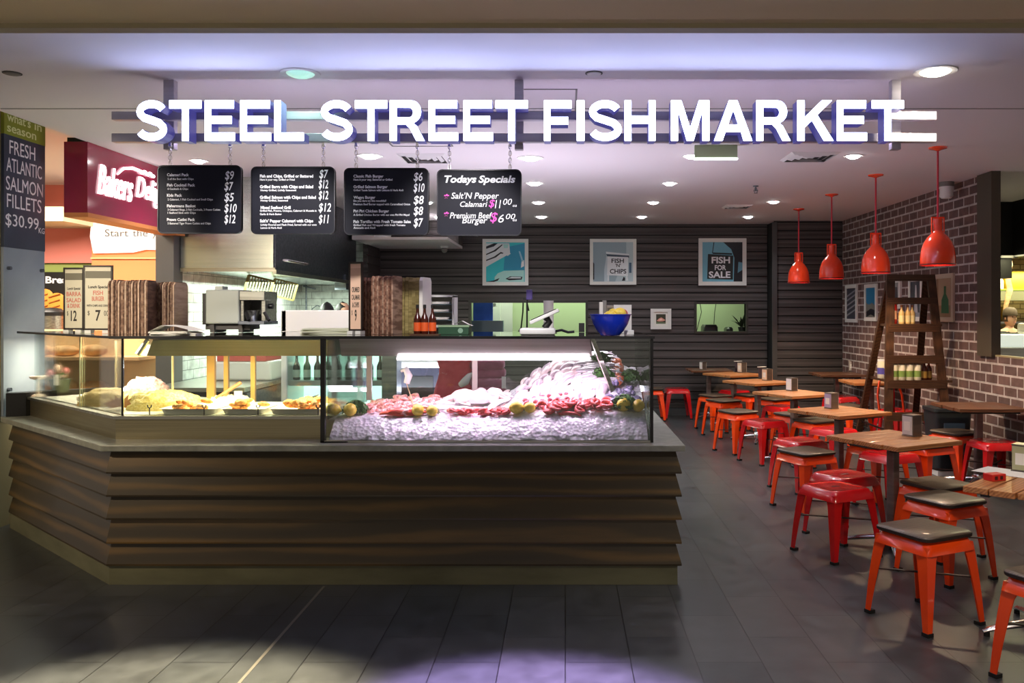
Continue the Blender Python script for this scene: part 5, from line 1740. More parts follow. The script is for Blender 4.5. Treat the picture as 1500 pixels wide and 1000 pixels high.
bw = thing('mixing_bowl', 'large deep blue plastic bowl holding lemons on the right of the shelf', 'bowl', (at(894, 5.25), 5.25, ZT))
MB().lathe([(.058, 0), (.062, .004), (.085, .03), (.108, .07), (.121, .108), (.126, .126), (.128, .129), (.122, .126), (.112, .09), (.095, .06), (.05, .02), (0, .012)], 40).build('bowl_body', pm('bowl_blue', (22, 52, 190), .22, coat=.4), bw, smooth=60)
MB().lathe([(.126, .122), (.1305, .126), (.1305, .130), (.126, .131)], 40, cap=False).build('rim', pm('bowl_blue', (22, 52, 190), .22), bw, smooth=60)


LEMON = nm('lemon_skin', (222, 190, 52), (238, 212, 84), (60, 60, 60), .4, bump=.1)


def lemon(lb, loc, rz, tilt=0.0, s=1.0, grp='lemons'):
    mb = MB()
    prof = [(0, -.046), (.006, -.045), (.012, -.040), (.024, -.032), (.033, -.015), (.036, 0), (.033, .015), (.024, .030), (.012, .038), (.007, .044), (0, .046)]
    Q = Matrix.Rotation(rz, 4, 'Z') @ Matrix.Rotation(RAD(90) + tilt, 4, 'Y')
    n = 18
    mb.loft([[Q @ Vector((max(r, 2e-4) * s * math.cos(2 * PI * i / n), max(r, 2e-4) * s * math.sin(2 * PI * i / n), z * s)) for i in range(n)] for r, z in prof])
    o = mb.build('lemon', LEMON, loc=loc, smooth=60)
    return tag(o, lb, 'lemon', grp)


bx, by = at(894, 5.25), 5.25
for k, (dx, dy, dz, lb) in enumerate(((.0, -.05, .115, 'front lemon in the blue bowl'), (.06, -.02, .135, 'right lemon in the blue bowl, half above the rim'), (.02, .04, .13, 'back lemon in the blue bowl'))):
    lemon(lb, (bx + dx, by + dy, ZT + dz), .6 * k, .3, 1.0, 'lemons in the blue bowl')
for k, (dx, hgt, c, lb) in enumerate(((-.055, .19, (220, 216, 206), 'white packet standing in the blue bowl'), (-.035, .20, (120, 116, 110), 'grey packet standing in the blue bowl'))):
    o = MB().b2(-.012, .012, -.02, .02, 0, hgt - .02).build('packet', pm('packet_%d' % k, c, .5), loc=(bx + dx, by + .03, ZT + .035), bevel=.003); tag(o, lb, 'packet', 'packets in the blue bowl')
t = thing('card_reader', 'brown grey handheld device standing in the blue bowl', 'card reader', (bx + .0, by + .05, ZT + .04))
MB().b2(-.022, .022, -.012, .012, 0, .145).build('device_body', pm('device_grey', (132, 122, 112), .4), t, bevel=.005)
MB().b2(-.015, .015, -.014, -.012, .10, .13).build('device_screen', pm('device_screen', (90, 84, 76), .2), t)
t = thing('notice_card', 'white standing card with a red swirl behind the blue bowl', 'card', (at(912, 5.75), 5.75, ZT))
MB().b2(-.06, .06, -.004, .004, 0, .192).build('card', PAPER, t)
mb = MB(); mb.tube([(.0 + .03 * math.cos(a), -.006, .13 + .03 * math.sin(a)) for a in [2 * PI * i / 14 for i in range(12)]], .006, 6); mb.build('red_swirl', pm('swirl_red', (206, 88, 96), .6), t)
mb = MB(); mb.b2(-.045, -.02, -.007, -.004, .12, .145); mb.build('dark_mark', BLACK, t)
o = MB().b2(-.03, .03, -.02, .02, 0, .03).build('small_white_block', WHITE, loc=(at(920, 5.3) + .01, 5.36, ZT), bevel=.004); tag(o, 'small white block at the foot of the blue bowl on its right', 'block')

# ---------------------------------------------------------------- ice and seafood
from mathutils import noise as NZ


def sst(x, a, b):
    u = max(0.0, min(1.0, (x - a) / (b - a)))
    return u * u * (3 - 2 * u)


def zice(x, y):
    if y < 5.25:
        return .838 + (zice(x, 5.25) - .838) * max(0.0, (y - 5.085) / .165) ** .8
    return .958 + .31 * sst(x, -.55, .05) * max(0.0, min(1.0, (y - 5.17) / .85)) * (1 - .25 * sst(x, .28, .45)) + .03 * sst(x, -1.3, -1.0) * sst(y, 5.3, 5.6)


mb = MB()
nx, ny = 120, 56
xa, xb, ya, yb = XL + .022, XR - .012, YG + .012, 6.0
grid = []
for j in range(ny + 4):
    row = []
    for i in range(nx + 1):
        x = xa + (xb - xa) * i / nx
        if j < 4:
            y, z = ya + .004 * NZ.noise(Vector((x * 30, j * 3, 0))), CT + .012 + (zice(x, ya) - CT - .012) * j / 4
            y += .006 * (1 + NZ.noise(Vector((x * 22, j * 2.1, 5))))
        else:
            y = ya + (yb - ya) * (j - 3) / ny
            z = zice(x, y) + .012 * NZ.noise(Vector((x * 26, y * 26, 1))) + .008 * NZ.noise(Vector((x * 60, y * 60, 4)))
        row.append(Vector((x, y, z)))
    grid.append(row)
mb.loft(grid, cap=False, closed=False)
ICE = pm('crushed_ice', (238, 238, 244), .22, sss=1.0, coat=.4)
ICE.node_tree.nodes['Principled BSDF'].inputs['Subsurface Radius'].default_value = (.11, .10, .11)
nt, N, L, b = nodes(ICE)
v = coords(nt, (46, 46, 46))
vo = N.new('ShaderNodeTexVoronoi'); vo.feature = 'F1'; L.new(v, vo.inputs['Vector'])
vo.inputs['Scale'].default_value = 1
bp = N.new('ShaderNodeBump'); bp.inputs['Strength'].default_value = .45; bp.inputs['Distance'].default_value = .012
L.new(vo.outputs['Distance'], bp.inputs['Height']); L.new(bp.outputs[0], b.inputs['Normal'])
o = mb.build('crushed_ice', ICE, smooth=80)
tag(o, 'bank of crushed ice filling the seafood case behind the front glass', 'ice', kind='stuff')


def ys(y):
    return 5.255 + max(0, y - 5.11) * .86


def put(proto, x, y, dz=0.0, rz=0.0, s=1.0, tilt=True, roll=0.0):
    o = proto.copy()
    COL.objects.link(o)
    e = .03
    y = ys(y)
    sy = (zice(x, y + e) - zice(x, y - e)) / (2 * e) if tilt else 0
    sx = (zice(x + e, y) - zice(x - e, y)) / (2 * e) if tilt else 0
    n = Vector((-sx, -sy, 1)).normalized()
    qn = Vector((0, 0, 1)).rotation_difference(n)
    o.rotation_mode = 'QUATERNION'
    o.rotation_quaternion = qn @ Matrix.Rotation(rz, 3, 'Z').to_quaternion() @ Matrix.Rotation(roll, 3, 'X').to_quaternion()
    o.location = (x, y, zice(x, y) + dz)
    o.scale = (s, s, s)
    return o


def finish(proto):
    D.objects.remove(proto)


# prawn
def prawn_mesh(mat):
    mb = MB()
    pts, rs = [], []
    for k in range(12):
        u = k / 11
        a = RAD(-20 + 200 * u)
        r = .034
        pts.append(Vector((r * math.cos(a) * (1 - .15 * u), r * math.sin(a), .012)))
        rs.append([.004, .009, .0125, .013, .0125, .012, .011, .0105, .009, .0075, .006, .004][k])
    mb.tube(pts, rs, 8)
    e = pts[-1]
    for s in (-1, 0, 1):
        mb.add([e, e + Vector((.004 - .006, -.012, .004 + .004 * s)), e + Vector((.0 + .004 * s, -.020, .002)), e + Vector((.006, -.010, .0))], [(0, 1, 2, 3)])
    for k in range(3, 8, 1):
        p = pts[k]; d = (Vector((0, .004, .012)) - p) * .45
        mb.tube([p, p + d + Vector((0, 0, -.006))], [.002, .0008], 4)
    for s in (-1, 1):
        mb.tube([pts[0], pts[0] + Vector((.012, -.02, .01 * s)), pts[0] + Vector((.01, -.05, .012 * s))], [.0012, .0008, .0004], 4)
    return mb.build('prawn', mat, smooth=60)


PRAWN = nm('prawn_shell', (232, 128, 124), (250, 214, 208), (90, 90, 90), .3, coat=.4)
PRAWNR = nm('prawn_red', (206, 52, 60), (236, 110, 108), (90, 90, 90), .3, coat=.4)
pr = prawn_mesh(PRAWN)
for k in range(86):
    x = random.uniform(-1.30, -.84); y = random.uniform(5.14, 5.82)
    if x < -1.12 and y < 5.25: y += .14
    tag(put(pr, x, y, random.uniform(.0, .03), random.uniform(0, 6.3), random.uniform(.85, 1.15), roll=random.uniform(-.5, .5)), 'pale pink prawn in the loose heap at the left of the ice', 'prawn', 'pale pink prawns left of the ice')
finish(pr)
pr = prawn_mesh(PRAWNR)
for k in range(44):
    x = -.15 + .42 * random.random(); y = 5.115 + random.random() * .09
    tag(put(pr, x, y, random.uniform(.0, .03), random.uniform(0, 6.3), random.uniform(.9, 1.2), roll=random.uniform(-.4, .4)), 'red prawn in the front row below the white fillets at the right', 'prawn', 'red prawns in the right front row')
for k in range(34):
    x = -.70 + .36 * random.random(); y = 5.12 + random.random() * .07
    tag(put(pr, x, y, random.uniform(.0, .025), random.uniform(0, 6.3), random.uniform(.8, 1.1), roll=random.uniform(-.4, .4)), 'red prawn in the front row between the two middle lemon pairs', 'prawn', 'red prawns in the middle front row')
finish(pr)


def fillet_mesh(mat, L_=.20, W_=.075, T_=.024):
    mb = MB()
    rings = []
    n = 10
    for k in range(n):
        u = k / (n - 1)
        x = (u - .5) * L_
        w = W_ * (.25 + .75 * math.sin(PI * min(1, .12 + u * .88)) ** .6) / 2
        t = T_ * (.3 + .7 * math.sin(PI * (.1 + .85 * u)))
        zc = .006 + .006 * math.sin(u * 5)
        rings.append([Vector((x, w * math.cos(a), zc + (t if math.sin(a) > 0 else t * .25) * math.sin(a))) for a in [2 * PI * i / 12 for i in range(12)]])
    mb.loft(rings)
    return mb.build('fish_fillet', mat, smooth=70)


FWHITE = nm('white_fish_flesh', (226, 196, 192), (244, 232, 230), (10, 60, 40), .35, coat=.3)
FPINK = nm('pink_fish_flesh', (236, 176, 172), (250, 226, 220), (8, 50, 40), .35, coat=.3)
SALMON = nm('salmon_flesh', (240, 110, 66), (250, 160, 118), (8, 90, 20), .35, coat=.3)
REDF = nm('red_fish_flesh', (226, 62, 44), (240, 110, 84), (8, 60, 20), .35, coat=.3)
pr = fillet_mesh(FWHITE)
pr2 = fillet_mesh(nm('skin_side', (140, 128, 140), (222, 200, 206), (6, 90, 30), .3, coat=.4))
for r in range(7):
    for c in range(8):
        y = 5.27 + r * .095; x = -.27 + c * .070 + .02 * (r % 2)
        tag(put(pr2 if (c * 2 + r) % 5 in (0, 3) else pr, x + random.uniform(-.01, .01), y, .012 + random.uniform(0, .012), RAD(70) + random.uniform(-.35, .35), random.uniform(.8, 1.05)), 'white fish fillet in the overlapping rows climbing the right-hand ice slope', 'fish fillet', 'white fillets on the right slope')
finish(pr2)
for k in range(22):
    x = -.80 + .42 * random.random(); y = random.uniform(5.24, 5.85)
    tag(put(pr, x, y, .01 + random.uniform(0, .02), random.uniform(0, 6.3), random.uniform(.65, .9)), 'white fish fillet on the flat ice in the middle of the case', 'fish fillet', 'white fillets in the middle')
finish(pr)
pr = fillet_mesh(REDF, .17, .05, .02)
for k in range(6):
    tag(put(pr, -1.07 + .028 * k, 5.125 + .012 * (k % 2), .004 + .008 * (k % 3), RAD(8) * (k % 3 - 1), .9), 'orange red fish fillet lying at the front left edge of the ice', 'fish fillet', 'orange red fillets at the front')
finish(pr)
pr = fillet_mesh(SALMON, .15, .07, .03)
for k in range(10):
    tag(put(pr, .345 + .02 * (k % 2) + random.uniform(-.01, .01), 5.50 + k * .045, .015 + .004 * (k % 2), RAD(80) + random.uniform(-.3, .3), .8), 'salmon fillet in the column between green herbs at the right side glass', 'fish fillet', 'salmon fillets at the right')
finish(pr)
pr = fillet_mesh(FPINK, .15, .06, .022)
for k in range(16):
    tag(put(pr, -.17 + .45 * random.random(), 5.20 + .07 * random.random(), .012, random.uniform(0, 6.3), .7), 'pinkish fillet right behind the red prawns in the right front row', 'fish fillet', 'pinkish fillets behind the red prawns')
finish(pr)
# squid tubes
mb = MB()
mb.tube([(-.08, 0, .03), (-.05, 0, .035), (0, 0, .04), (.06, 0, .032), (.10, 0, .02)], [.020, .034, .038, .026, .004], 14)
for s in (-1, 1):
    mb.add([Vector((.03, s * .03, .03)), Vector((.055, s * .065, .025)), Vector((.10, 0, .02))], [(0, 1, 2)])
for k in range(6):
    a = k * PI / 3
    mb.tube([(-.08, .012 * math.cos(a), .03 + .012 * math.sin(a)), (-.11, .02 * math.cos(a), .024 + .01 * math.sin(a)), (-.15, .03 * math.cos(a + .4), .012)], [.006, .005, .002], 5)
pr = mb.build('squid', FWHITE, smooth=60)
for k, (x, y, lb) in enumerate(((-.66, 5.55, 'left'), (-.56, 5.62, 'second'), (-.47, 5.55, 'third'), (-.58, 5.44, 'front'))):
    tag(put(pr, x, y, .02, RAD(30 + 50 * k), 1.15), 'plump white squid on the middle of the ice, %s one of the four' % ['leftmost', 'rearmost', 'rightmost', 'nearest'][k], 'squid', 'white squids')
finish(pr)


def whole_fish_mesh():
    mb = MB()
    n = 11
    rings = []
    for k in range(n):
        u = k / (n - 1)
        x = -.14 + .25 * u
        hgt = .034 * math.sin(PI * min(.97, .08 + u * .80)) ** .7 + .003
        th = .018 * math.sin(PI * min(.95, .1 + u * .78)) ** .7 + .002
        rings.append([Vector((x, hgt * math.cos(a), .018 + th * math.sin(a))) for a in [2 * PI * i / 12 for i in range(12)]])
    mb.loft(rings)
    mb.mi = 1
    mb.add([Vector((.10, .006, .018)), Vector((.16, .045, .012)), Vector((.145, 0, .015)), Vector((.16, -.045, .012)), Vector((.10, -.006, .018))], [(0, 1, 2, 3, 4)])
    mb.add([Vector((-.04, .032, .018)), Vector((-.02, .052, .015)), Vector((.05, .036, .016)), Vector((.05, .022, .018))], [(0, 1, 2, 3)])
    mb.add([Vector((-.05, 0, .036)), Vector((-.02, -.018, .036)), Vector((-.015, .004, .037))], [(0, 1, 2)])
    mb.mi = 2
    mb.ball((-.115, .008, .028), .006, .006, .005, 8, 5)
    return mb.build('whole_fish', [nm('silver_scales', (196, 190, 196), (236, 232, 234), (40, 90, 40), .25, .3), pm('fin_grey', (120, 112, 118), .4), pm('eye_black', (12, 12, 14), .15)], smooth=60)


pr = whole_fish_mesh()
for k in range(14):
    tag(put(pr, .17 + .035 * (k % 3), 5.36 + .043 * k, .022, RAD(12) + random.uniform(-.12, .12), .85), 'silver whole fish in the column along the right edge of the white fillets', 'fish', 'silver whole fish')
finish(pr)


# octopus
def octopus_mesh():
    mb = MB()
    mb.ball((0, 0, .03), .026, .022, .026, 12, 8)
    for k in range(8):
        a = 2 * PI * k / 8 + .2
        d = Vector((math.cos(a), math.sin(a), 0)); t = Vector((-d.y, d.x, 0))
        mb.tube([d * .015 + Vector((0, 0, .016)), d * .045 + Vector((0, 0, .012)), d * .075 + t * .01 + Vector((0, 0, .008)), d * .09 + t * .03 + Vector((0, 0, .012)), d * .08 + t * .045 + Vector((0, 0, .014))], [.008, .007, .005, .004, .002], 6)
    return mb.build('baby_octopus', nm('octopus_skin', (150, 48, 70), (206, 106, 120), (60, 60, 60), .3, coat=.4), smooth=60)


pr = octopus_mesh()
for k in range(12):
    tag(put(pr, -.24 + .05 * (k % 6) + random.uniform(-.01, .01), 5.21 + .06 * (k // 6), .015, random.uniform(0, 6), .75), 'small red octopus behind the right front row of prawns', 'octopus', 'small octopuses')
finish(pr)
# mussels and onion like purple shells by the right glass
mb = MB(); mb.ball((0, 0, .012), .034, .018, .013, 12, 8); mb.ball((-.004, 0, .016), .026, .014, .012, 10, 7)
pr = mb.build('mussel', nm('mussel_shell', (54, 48, 84), (150, 140, 176), (20, 60, 20), .25, coat=.4), smooth=60)
for k in range(30):
    tag(put(pr, random.uniform(.36, .46) if k % 2 else random.uniform(.27, .36), random.uniform(5.14, 5.42), random.uniform(.01, .04), random.uniform(0, 6), 1.0), 'purple black mussel in the heap at the right front corner of the case', 'mussel', 'mussels at the right corner')
finish(pr)
# crab claw hanging over the ice edge
o = MB().tube([(-.09, 5.10, .985), (-.03, 5.098, .992), (.03, 5.096, .985), (.06, 5.094, .958), (.055, 5.092, .938), (.045, 5.092, .928)], [.010, .012, .010, .008, .007, .002], 8).build('crab_leg', PRAWNR, smooth=60)
o.location = (.05, .135, -.01)
tag(o, 'dark red crab leg hooked over the front edge of the ice', 'crab leg')


# herb bunches
def herb(lb, x, y, s, n, dz=0.0, dark=True):
    mb = MB()
    for k in range(n):
        a = random.uniform(0, 2 * PI); el = random.uniform(.1, 1.5)
        d = Vector((math.cos(a) * math.cos(el), math.sin(a) * math.cos(el), math.sin(el)))
        r = random.uniform(.6, 1.0)
        c = d * r * Vector((.062, .05, .055)).x
        c.z *= .95
        u = d.cross(Vector((random.random(), random.random(), .3))).normalized(); w = d.cross(u)
        q_ = random.uniform(.007, .013)
        mb.add([c - u * q_, c + w * q_ * .7 + d * .004, c + u * q_ * 1.2, c - w * q_ * .7 + d * .006], [(0, 1, 2, 3)])
        if k % 6 == 0:
            mb.tube([Vector((0, 0, 0)), c], [.0016, .001], 4)
    o = mb.build('parsley_bunch', nm('parsley_dark', (34, 74, 26), (70, 120, 46), (60, 60, 60), .6) if dark else nm('parsley_grey', (110, 122, 80), (150, 160, 112), (60, 60, 60), .6))
    y = ys(y)
    o.location = (x, y, zice(x, y) + dz); o.scale = (s, s, s)
    return tag(o, lb, 'herbs', 'parsley bunches on the ice')


herb('bright green parsley bunch behind the leftmost lemon pair on the ice', -1.31, 5.20, 1.35, 420, .01)
herb('pale green parsley bunch behind the second lemon pair on the ice', -.83, 5.18, .85, 260, .005, False)
herb('small dark parsley bunch behind the third lemon pair on the ice', -.285, 5.17, .75, 240, .01)
herb('large dark green parsley bunch behind the rightmost lemon pair', .365, 5.17, 1.45, 520, .0)
herb('loose green herbs along the slanted bracket at the right of the slope', .25, 5.52, 1.3, 320, .02)
herb('green herbs higher up the slope at the right beside the salmon', .24, 5.80, 1.2, 300, .02)
herb('green herbs near the right side glass beside the salmon fillets', .43, 5.58, 1.3, 320, .02)
herb('small herb sprig on top of the white fillet heap', .02, 5.95, .8, 200, .03)
for px, lb, s in ((488, 'leftmost lemon, lying on its side in the left lemon pair on the ice', 1.12), (513, 'lemon right in the left lemon pair on the ice', 1.12), (612, 'left lemon of the second pair on the ice', 1.05), (633, 'right smaller lemon of the second pair on the ice', .95),
                  (757, 'left larger lemon of the third pair on the ice', 1.12), (776, 'right paler lemon of the third pair on the ice', .95), (914, 'left lemon of the rightmost pair by the side glass', 1.15), (935, 'right lemon of the rightmost pair by the side glass', 1.1)):
    y = 5.265
    x = at(px, y)
    lemon(lb, (x, y, zice(x, y) + .036 * s), {488: .3, 513: 1.4}.get(px, random.uniform(.3, 1.8)), .1, s, 'lemons on the ice')
# skewered price flag in the seafood
t = thing('price_skewer', 'thin stick with a white bag clip leaning over the prawns', 'skewer', (-.96, 5.35, .985))
MB().tube([(.03, -.05, 0), (-.10, .35, .14)], .003, 6).build('stick', pm('stick_wood', (196, 160, 120), .6), t)
mb = MB(); mb.tube([(-.10, .35, .14), (-.085, .35, .19), (-.11, .36, .235), (-.14, .36, .22)], [.02, .026, .022, .01], 8); mb.build('crumpled_bag', WHITE, t, smooth=60)

# ---------------------------------------------------------------- things behind the seafood case
o = MB().b2(-1.1, .35, 6.45, 7.0, .86, .90).build('service_bench', STEEL); tag(o, 'steel service bench top behind the seafood case', 'bench')
o = MB().b2(-1.08, .33, 6.48, 6.98, 0, .86).build('service_cabinet', DARKGREY); tag(o, 'dark cabinet below the service bench behind the seafood case', 'cabinet')
mb = MB()  # red, white and maroon shapes below stand in for people reflected in the doors
rings = []
for k in range(9):
    u = k / 8
    z = .90 + .36 * u
    w = .15 + .02 * math.sin(u * 7); d = .05
    rings.append([Vector((w * math.cos(a) * (1 + .08 * math.sin(3 * a + u * 5)) + .04 * u, d * math.sin(a) * (1 + .25 * math.sin(5 * a + u * 9)), z)) for a in [2 * PI * i / 22 for i in range(22)]])
mb.loft(rings)
o = mb.build('reflection_cloth', nm('reflection_red', (210, 40, 60), (226, 66, 82), (14, 14, 14), .8), smooth=60, loc=(at(664, 6.6), 6.6, 0)); tag(o, 'crumpled red cloth shape standing in for a reflection in the seafood case', 'cloth')
o = MB().tube([(0, 0, 0), (.04, -.02, .03), (.07, 0, .075), (.09, 0, .09)], [.022, .032, .020, .008], 10).build('glove', WHITE, smooth=60, loc=(at(674, 6.48), 6.50, 1.045)); tag(o, 'white glove shape of the same reflection, against the red cloth shape', 'glove')
MAR = nm('reflection_maroon', (150, 62, 92), (170, 84, 112), (10, 10, 10), .8)
for k in range(5):
    mb = MB(); mb.loft([[Vector((x, y, z)) for x, y in rrect(.26 + d, .22 + d, .04)] for d, z in ((-.02, 0), (0, .015), (0, .048), (-.02, .064))])
    o = mb.build('reflection_apron', MAR, smooth=50, loc=(at(714, 6.6) + .008 * (k % 2), 6.62, .90 + .065 * k)); tag(o, 'maroon reflection stand-in, %s in the stack behind the seafood case' % ['lowest', 'second from the bottom', 'middle', 'second from the top', 'topmost'][k], 'cloth', 'maroon reflection stand-ins')
o = MB().b2(-.016, .016, -.004, .0, 0, .09).build('reflection_tag', PAPER, loc=(at(738, 6.5), 6.50, 1.02)); tag(o, 'small white upright tag of the reflection, in front of the maroon stack', 'tag')
o = MB().b2(-.06, .06, -.1, .1, 0, 1.40).build('steel_column', STEELD, loc=(at(572, 6.9), 6.95, 0)); tag(o, 'dark blue steel column behind the left sliding door of the seafood case', 'column')
t = thing('undercounter_unit', 'dark cabinet with a white sink top behind the seafood case', 'cabinet', (at(615, 7.7), 7.7, 0))
MB().b2(-.22, .40, 0, .5, 0, 1.10).build('cabinet_body', nm('navy_dark', (26, 26, 44), (36, 36, 58), (3, 3, 3), .4), t)
MB().b2(-.26, .42, -.06, .5, 1.10, 1.16).build('sink_top', WHITE, t, bevel=.015)
MB().b2(-.10, .12, -.01, .0, .80, 1.02).build('door_panel', BLACK, t)

# ---------------------------------------------------------------- hot food
HZ = .968
def tray(lb, x0, x1, y0, y1):
    t = thing('food_tray', lb, 'tray', ((x0 + x1) / 2, (y0 + y1) / 2, HZ), 0, 'trays in the hot food case')
    w, d = x1 - x0, y1 - y0
    mb = MB(); mb.loft([[Vector((x, y, z)) for x, y in rrect(w + a, d + a, .03)] for a, z in ((-.04, 0), (-.02, .03), (0, .034), (-.012, .032), (-.03, .03), (-.05, .006))])
    mb.build('tray_body', pm('white_enamel', (240, 238, 226), .3), t, smooth=50)
    return t


tray('left white tray in the hot food case holding crumbed fish', -2.52, -2.16, 5.27, 5.60)
tray('middle white tray in the hot food case', -2.14, -1.86, 5.27, 5.60)
tray('right white tray in the hot food case holding battered pieces', -1.84, -1.50, 5.27, 5.60)
BAT = nm('golden_batter', (206, 120, 40), (240, 186, 96), (50, 50, 50), .55, bump=.5)
def nugget():
    mb = MB(); mb.ball((0, 0, .014), .042, .020, .016, 12, 8)
    for v in mb.bm.verts:
        v.co += v.co.normalized() * .004 * NZ.noise(v.co * 60)
    return mb.build('battered_fish', BAT, smooth=70)


pr = nugget()
for x0, x1, y, n, lb in ((-2.44, -2.24, 5.33, 14, 'golden crumbed fish piece in the left white tray'), (-2.10, -1.93, 5.36, 12, 'golden crumbed fish piece in the middle white tray'), (-1.75, -1.55, 5.36, 18, 'golden battered piece in the right white tray')):
    for k in range(n):
        o = pr.copy(); COL.objects.link(o)
        o.location = (random.uniform(x0, x1), y + random.uniform(-.03, .12), HZ + .008 + .022 * (k % 3))
        o.rotation_euler = (random.uniform(-.3, .3), random.uniform(-.3, .3), random.uniform(0, 6.3))
        tag(o, lb, 'fried fish', lb + 's')
finish(pr)


def mound(name, lb, x, y, rx, ry, h, mat, cat, seed):
    mb = MB()
    rings = []
    n = 40
    for k in range(14):
        u = k / 13
        rr = math.cos(u * PI / 2) ** .8 + .002
        ring = []
        for i in range(n):
            a = 2 * PI * i / n
            v = Vector((rx * rr * math.cos(a), ry * rr * math.sin(a), h * math.sin(u * PI / 2)))
            q_ = NZ.noise(Vector((v.x * 30 + seed, v.y * 30, v.z * 30))) * .018 + NZ.noise(Vector((v.x * 70 + seed, v.y * 70, v.z * 70))) * .010
            ring.append(v + Vector((math.cos(a), math.sin(a), 1)) * q_ * (1 if k else 0))
        rings.append(ring)
    mb.loft(rings)
    o = mb.build(name, mat, smooth=70, loc=(x, y, HZ))
    return tag(o, lb, cat, kind='stuff')


PASTA = nm('pasta_yellow', (206, 180, 78), (232, 214, 136), (70, 70, 70), .5, bump=.4)
mound('pasta_salad', 'pale yellow heap of pasta salad behind the corner of the hot food glass', -2.64, 5.62, .24, .18, .115, PASTA, 'salad', 3)
mound('potato_salad', 'cream coloured heap of salad left of the glass corner', -3.10, 5.86, .24, .17, .11, nm('potato_cream', (212, 180, 110), (232, 208, 148), (60, 60, 60), .5, bump=.4), 'salad', 9)
mound('seafood_salad', 'pink and white heap of seafood salad at the back of the angled case', -3.02, 6.16, .17, .12, .16, nm('pink_salad', (226, 150, 140), (246, 220, 214), (70, 70, 70), .5, bump=.4), 'salad', 5)
mound('coleslaw', 'pale cabbage salad heap behind the left white tray', -2.28, 5.80, .17, .12, .06, nm('slaw_white', (240, 236, 206), (250, 248, 236), (80, 80, 80), .5, bump=.4), 'salad', 7)
mound('hot_chips', 'golden heap of chips behind the right white tray', -1.68, 5.76, .16, .10, .06, nm('chips_gold', (230, 176, 70), (248, 218, 130), (80, 80, 80), .5, bump=.4), 'chips', 17)
mb = MB()
for k in range(11):
    a = RAD(-20 + 22 * k)
    d = Vector((math.cos(a), .3 * math.sin(a) - .1, .5 + .3 * math.sin(a))).normalized()
    s = d.cross(Vector((0, -1, .2))).normalized() * .016
    mb.add([Vector((0, 0, .02)), d * .06 + s, d * .11, d * .06 - s], [(0, 1, 2, 3)])
v = q0.lerp(q1, .22)
o = mb.build('leaf_garnish', pm('leaf_amber', (190, 126, 46), .5), loc=(v.x + .10, v.y + .06, HZ)); tag(o, 'amber leaf garnish at the front of the angled glass', 'garnish')
for k, (px, lb) in enumerate(((219, 'leftmost small black ticket clip in the hot food case'), (299, 'second small black ticket clip in the hot food case'), (378, 'third small black ticket clip in the hot food case'), (466, 'rightmost small black ticket clip in the hot food case'))):
    t = thing('ticket_clip', lb, 'clip', (at(px, 5.25), 5.25, HZ), 0, 'black ticket clips')
    MB().tube([(0, 0, 0), (0, 0, .042)], .0035, 6).build('stem', BLACK, t)
    mb = MB(); mb.tube([(-.012, 0, .062), (-.010, 0, .048), (0, 0, .042), (.010, 0, .048), (.012, 0, .062)], .0035, 6); mb.build('clip_fork', BLACK, t)
t = thing('price_tag', 'blank square white price tag on a stick in the hot food case', 'price tag', (at(349, 5.62), 5.62, HZ))
MB().tube([(0, 0, 0), (0, 0, .06)], .004, 6).build('stick', PAPER, t)
MB().b2(-.026, .026, -.003, .003, .055, .112).build('tag_card', PAPER, t)
t = thing('serving_tongs', 'steel serving tongs lying at the right back of the hot food case', 'tongs', (at(450, 5.7), 5.72, HZ))
for k in range(3):
    MB().tube([(-.10 + .03 * k, -.03, .012), (-.02 + .02 * k, .0, .05), (.06, .04, .075)], [.010, .007, .005], 6, .4).build('tong_arm', CHROME, t, smooth=60)
t = thing('serving_spoon', 'spoon with an orange brown wooden handle in the hot food case', 'spoon', (at(312, 5.75), 5.75, HZ + .02))
MB().tube([(.02, 0, .03), (.15, .10, .13)], .012, 8).build('handle', pm('handle_orange', (206, 124, 76), .5), t)
MB().ball((0, -.02, .015), .045, .03, .012).build('spoon_head', WHITE, t, smooth=60)
t = thing('flower_pot', 'pink and cream flowers in a dark green pot at the left end of the counter', 'flowers', (-3.86, 6.52, HZ + .02))
MB().lathe([(.055, 0), (.075, .10), (.07, .10)], 18).build('pot', nm('pot_green', (52, 64, 40), (72, 86, 54), (8, 8, 8), .5), t, smooth=50)
for k, (dx, dz, r) in enumerate(((-.06, .15, .042), (.0, .19, .046), (.06, .17, .038), (.03, .13, .035), (-.02, .13, .035), (-.10, .12, .03))):
    mb = MB()
    for j in range(9):
        a = 2 * PI * j / 9
        d = Vector((math.cos(a) * .8, -.35, math.sin(a) * .8)); n_ = d.cross(Vector((0, 1, 0))).normalized() * r * .35
        c = Vector((dx, -.02, dz))
        mb.add([c, c + d * r * .6 + n_, c + d * r, c + d * r * .6 - n_], [(0, 1, 2, 3)])
    mb.ball((dx, -.03, dz), r * .45, r * .35, r * .45, 8, 6)
    mb.build('blossom', pm('petal_pink' if k % 2 == 0 else 'petal_cream', (226, 140, 136) if k % 2 == 0 else (240, 206, 186), .6), t)
mb = MB()
for k in range(16):
    a = random.uniform(0, 2 * PI); r = random.uniform(.05, .09)
    b_ = Vector((r * math.cos(a), r * math.sin(a), .10 + random.uniform(0, .06))); w = Vector((-math.sin(a), math.cos(a), 0)) * .018
    mb.add([Vector((0, 0, .09)), b_ * .6 + w + Vector((0, 0, .05)), b_, b_ * .6 - w + Vector((0, 0, .05))], [(0, 1, 2, 3)])
mb.build('leaves', pm('leaf_green', (70, 104, 46), .6), t)
MB().b2(.0, .035, -.085, -.080, .06, .14).build('price_slip', PAPER, t)
t = thing('glass_stand', 'small pale cake stand left of the flowers at the end of the counter', 'stand', (-3.97, 6.42, HZ))
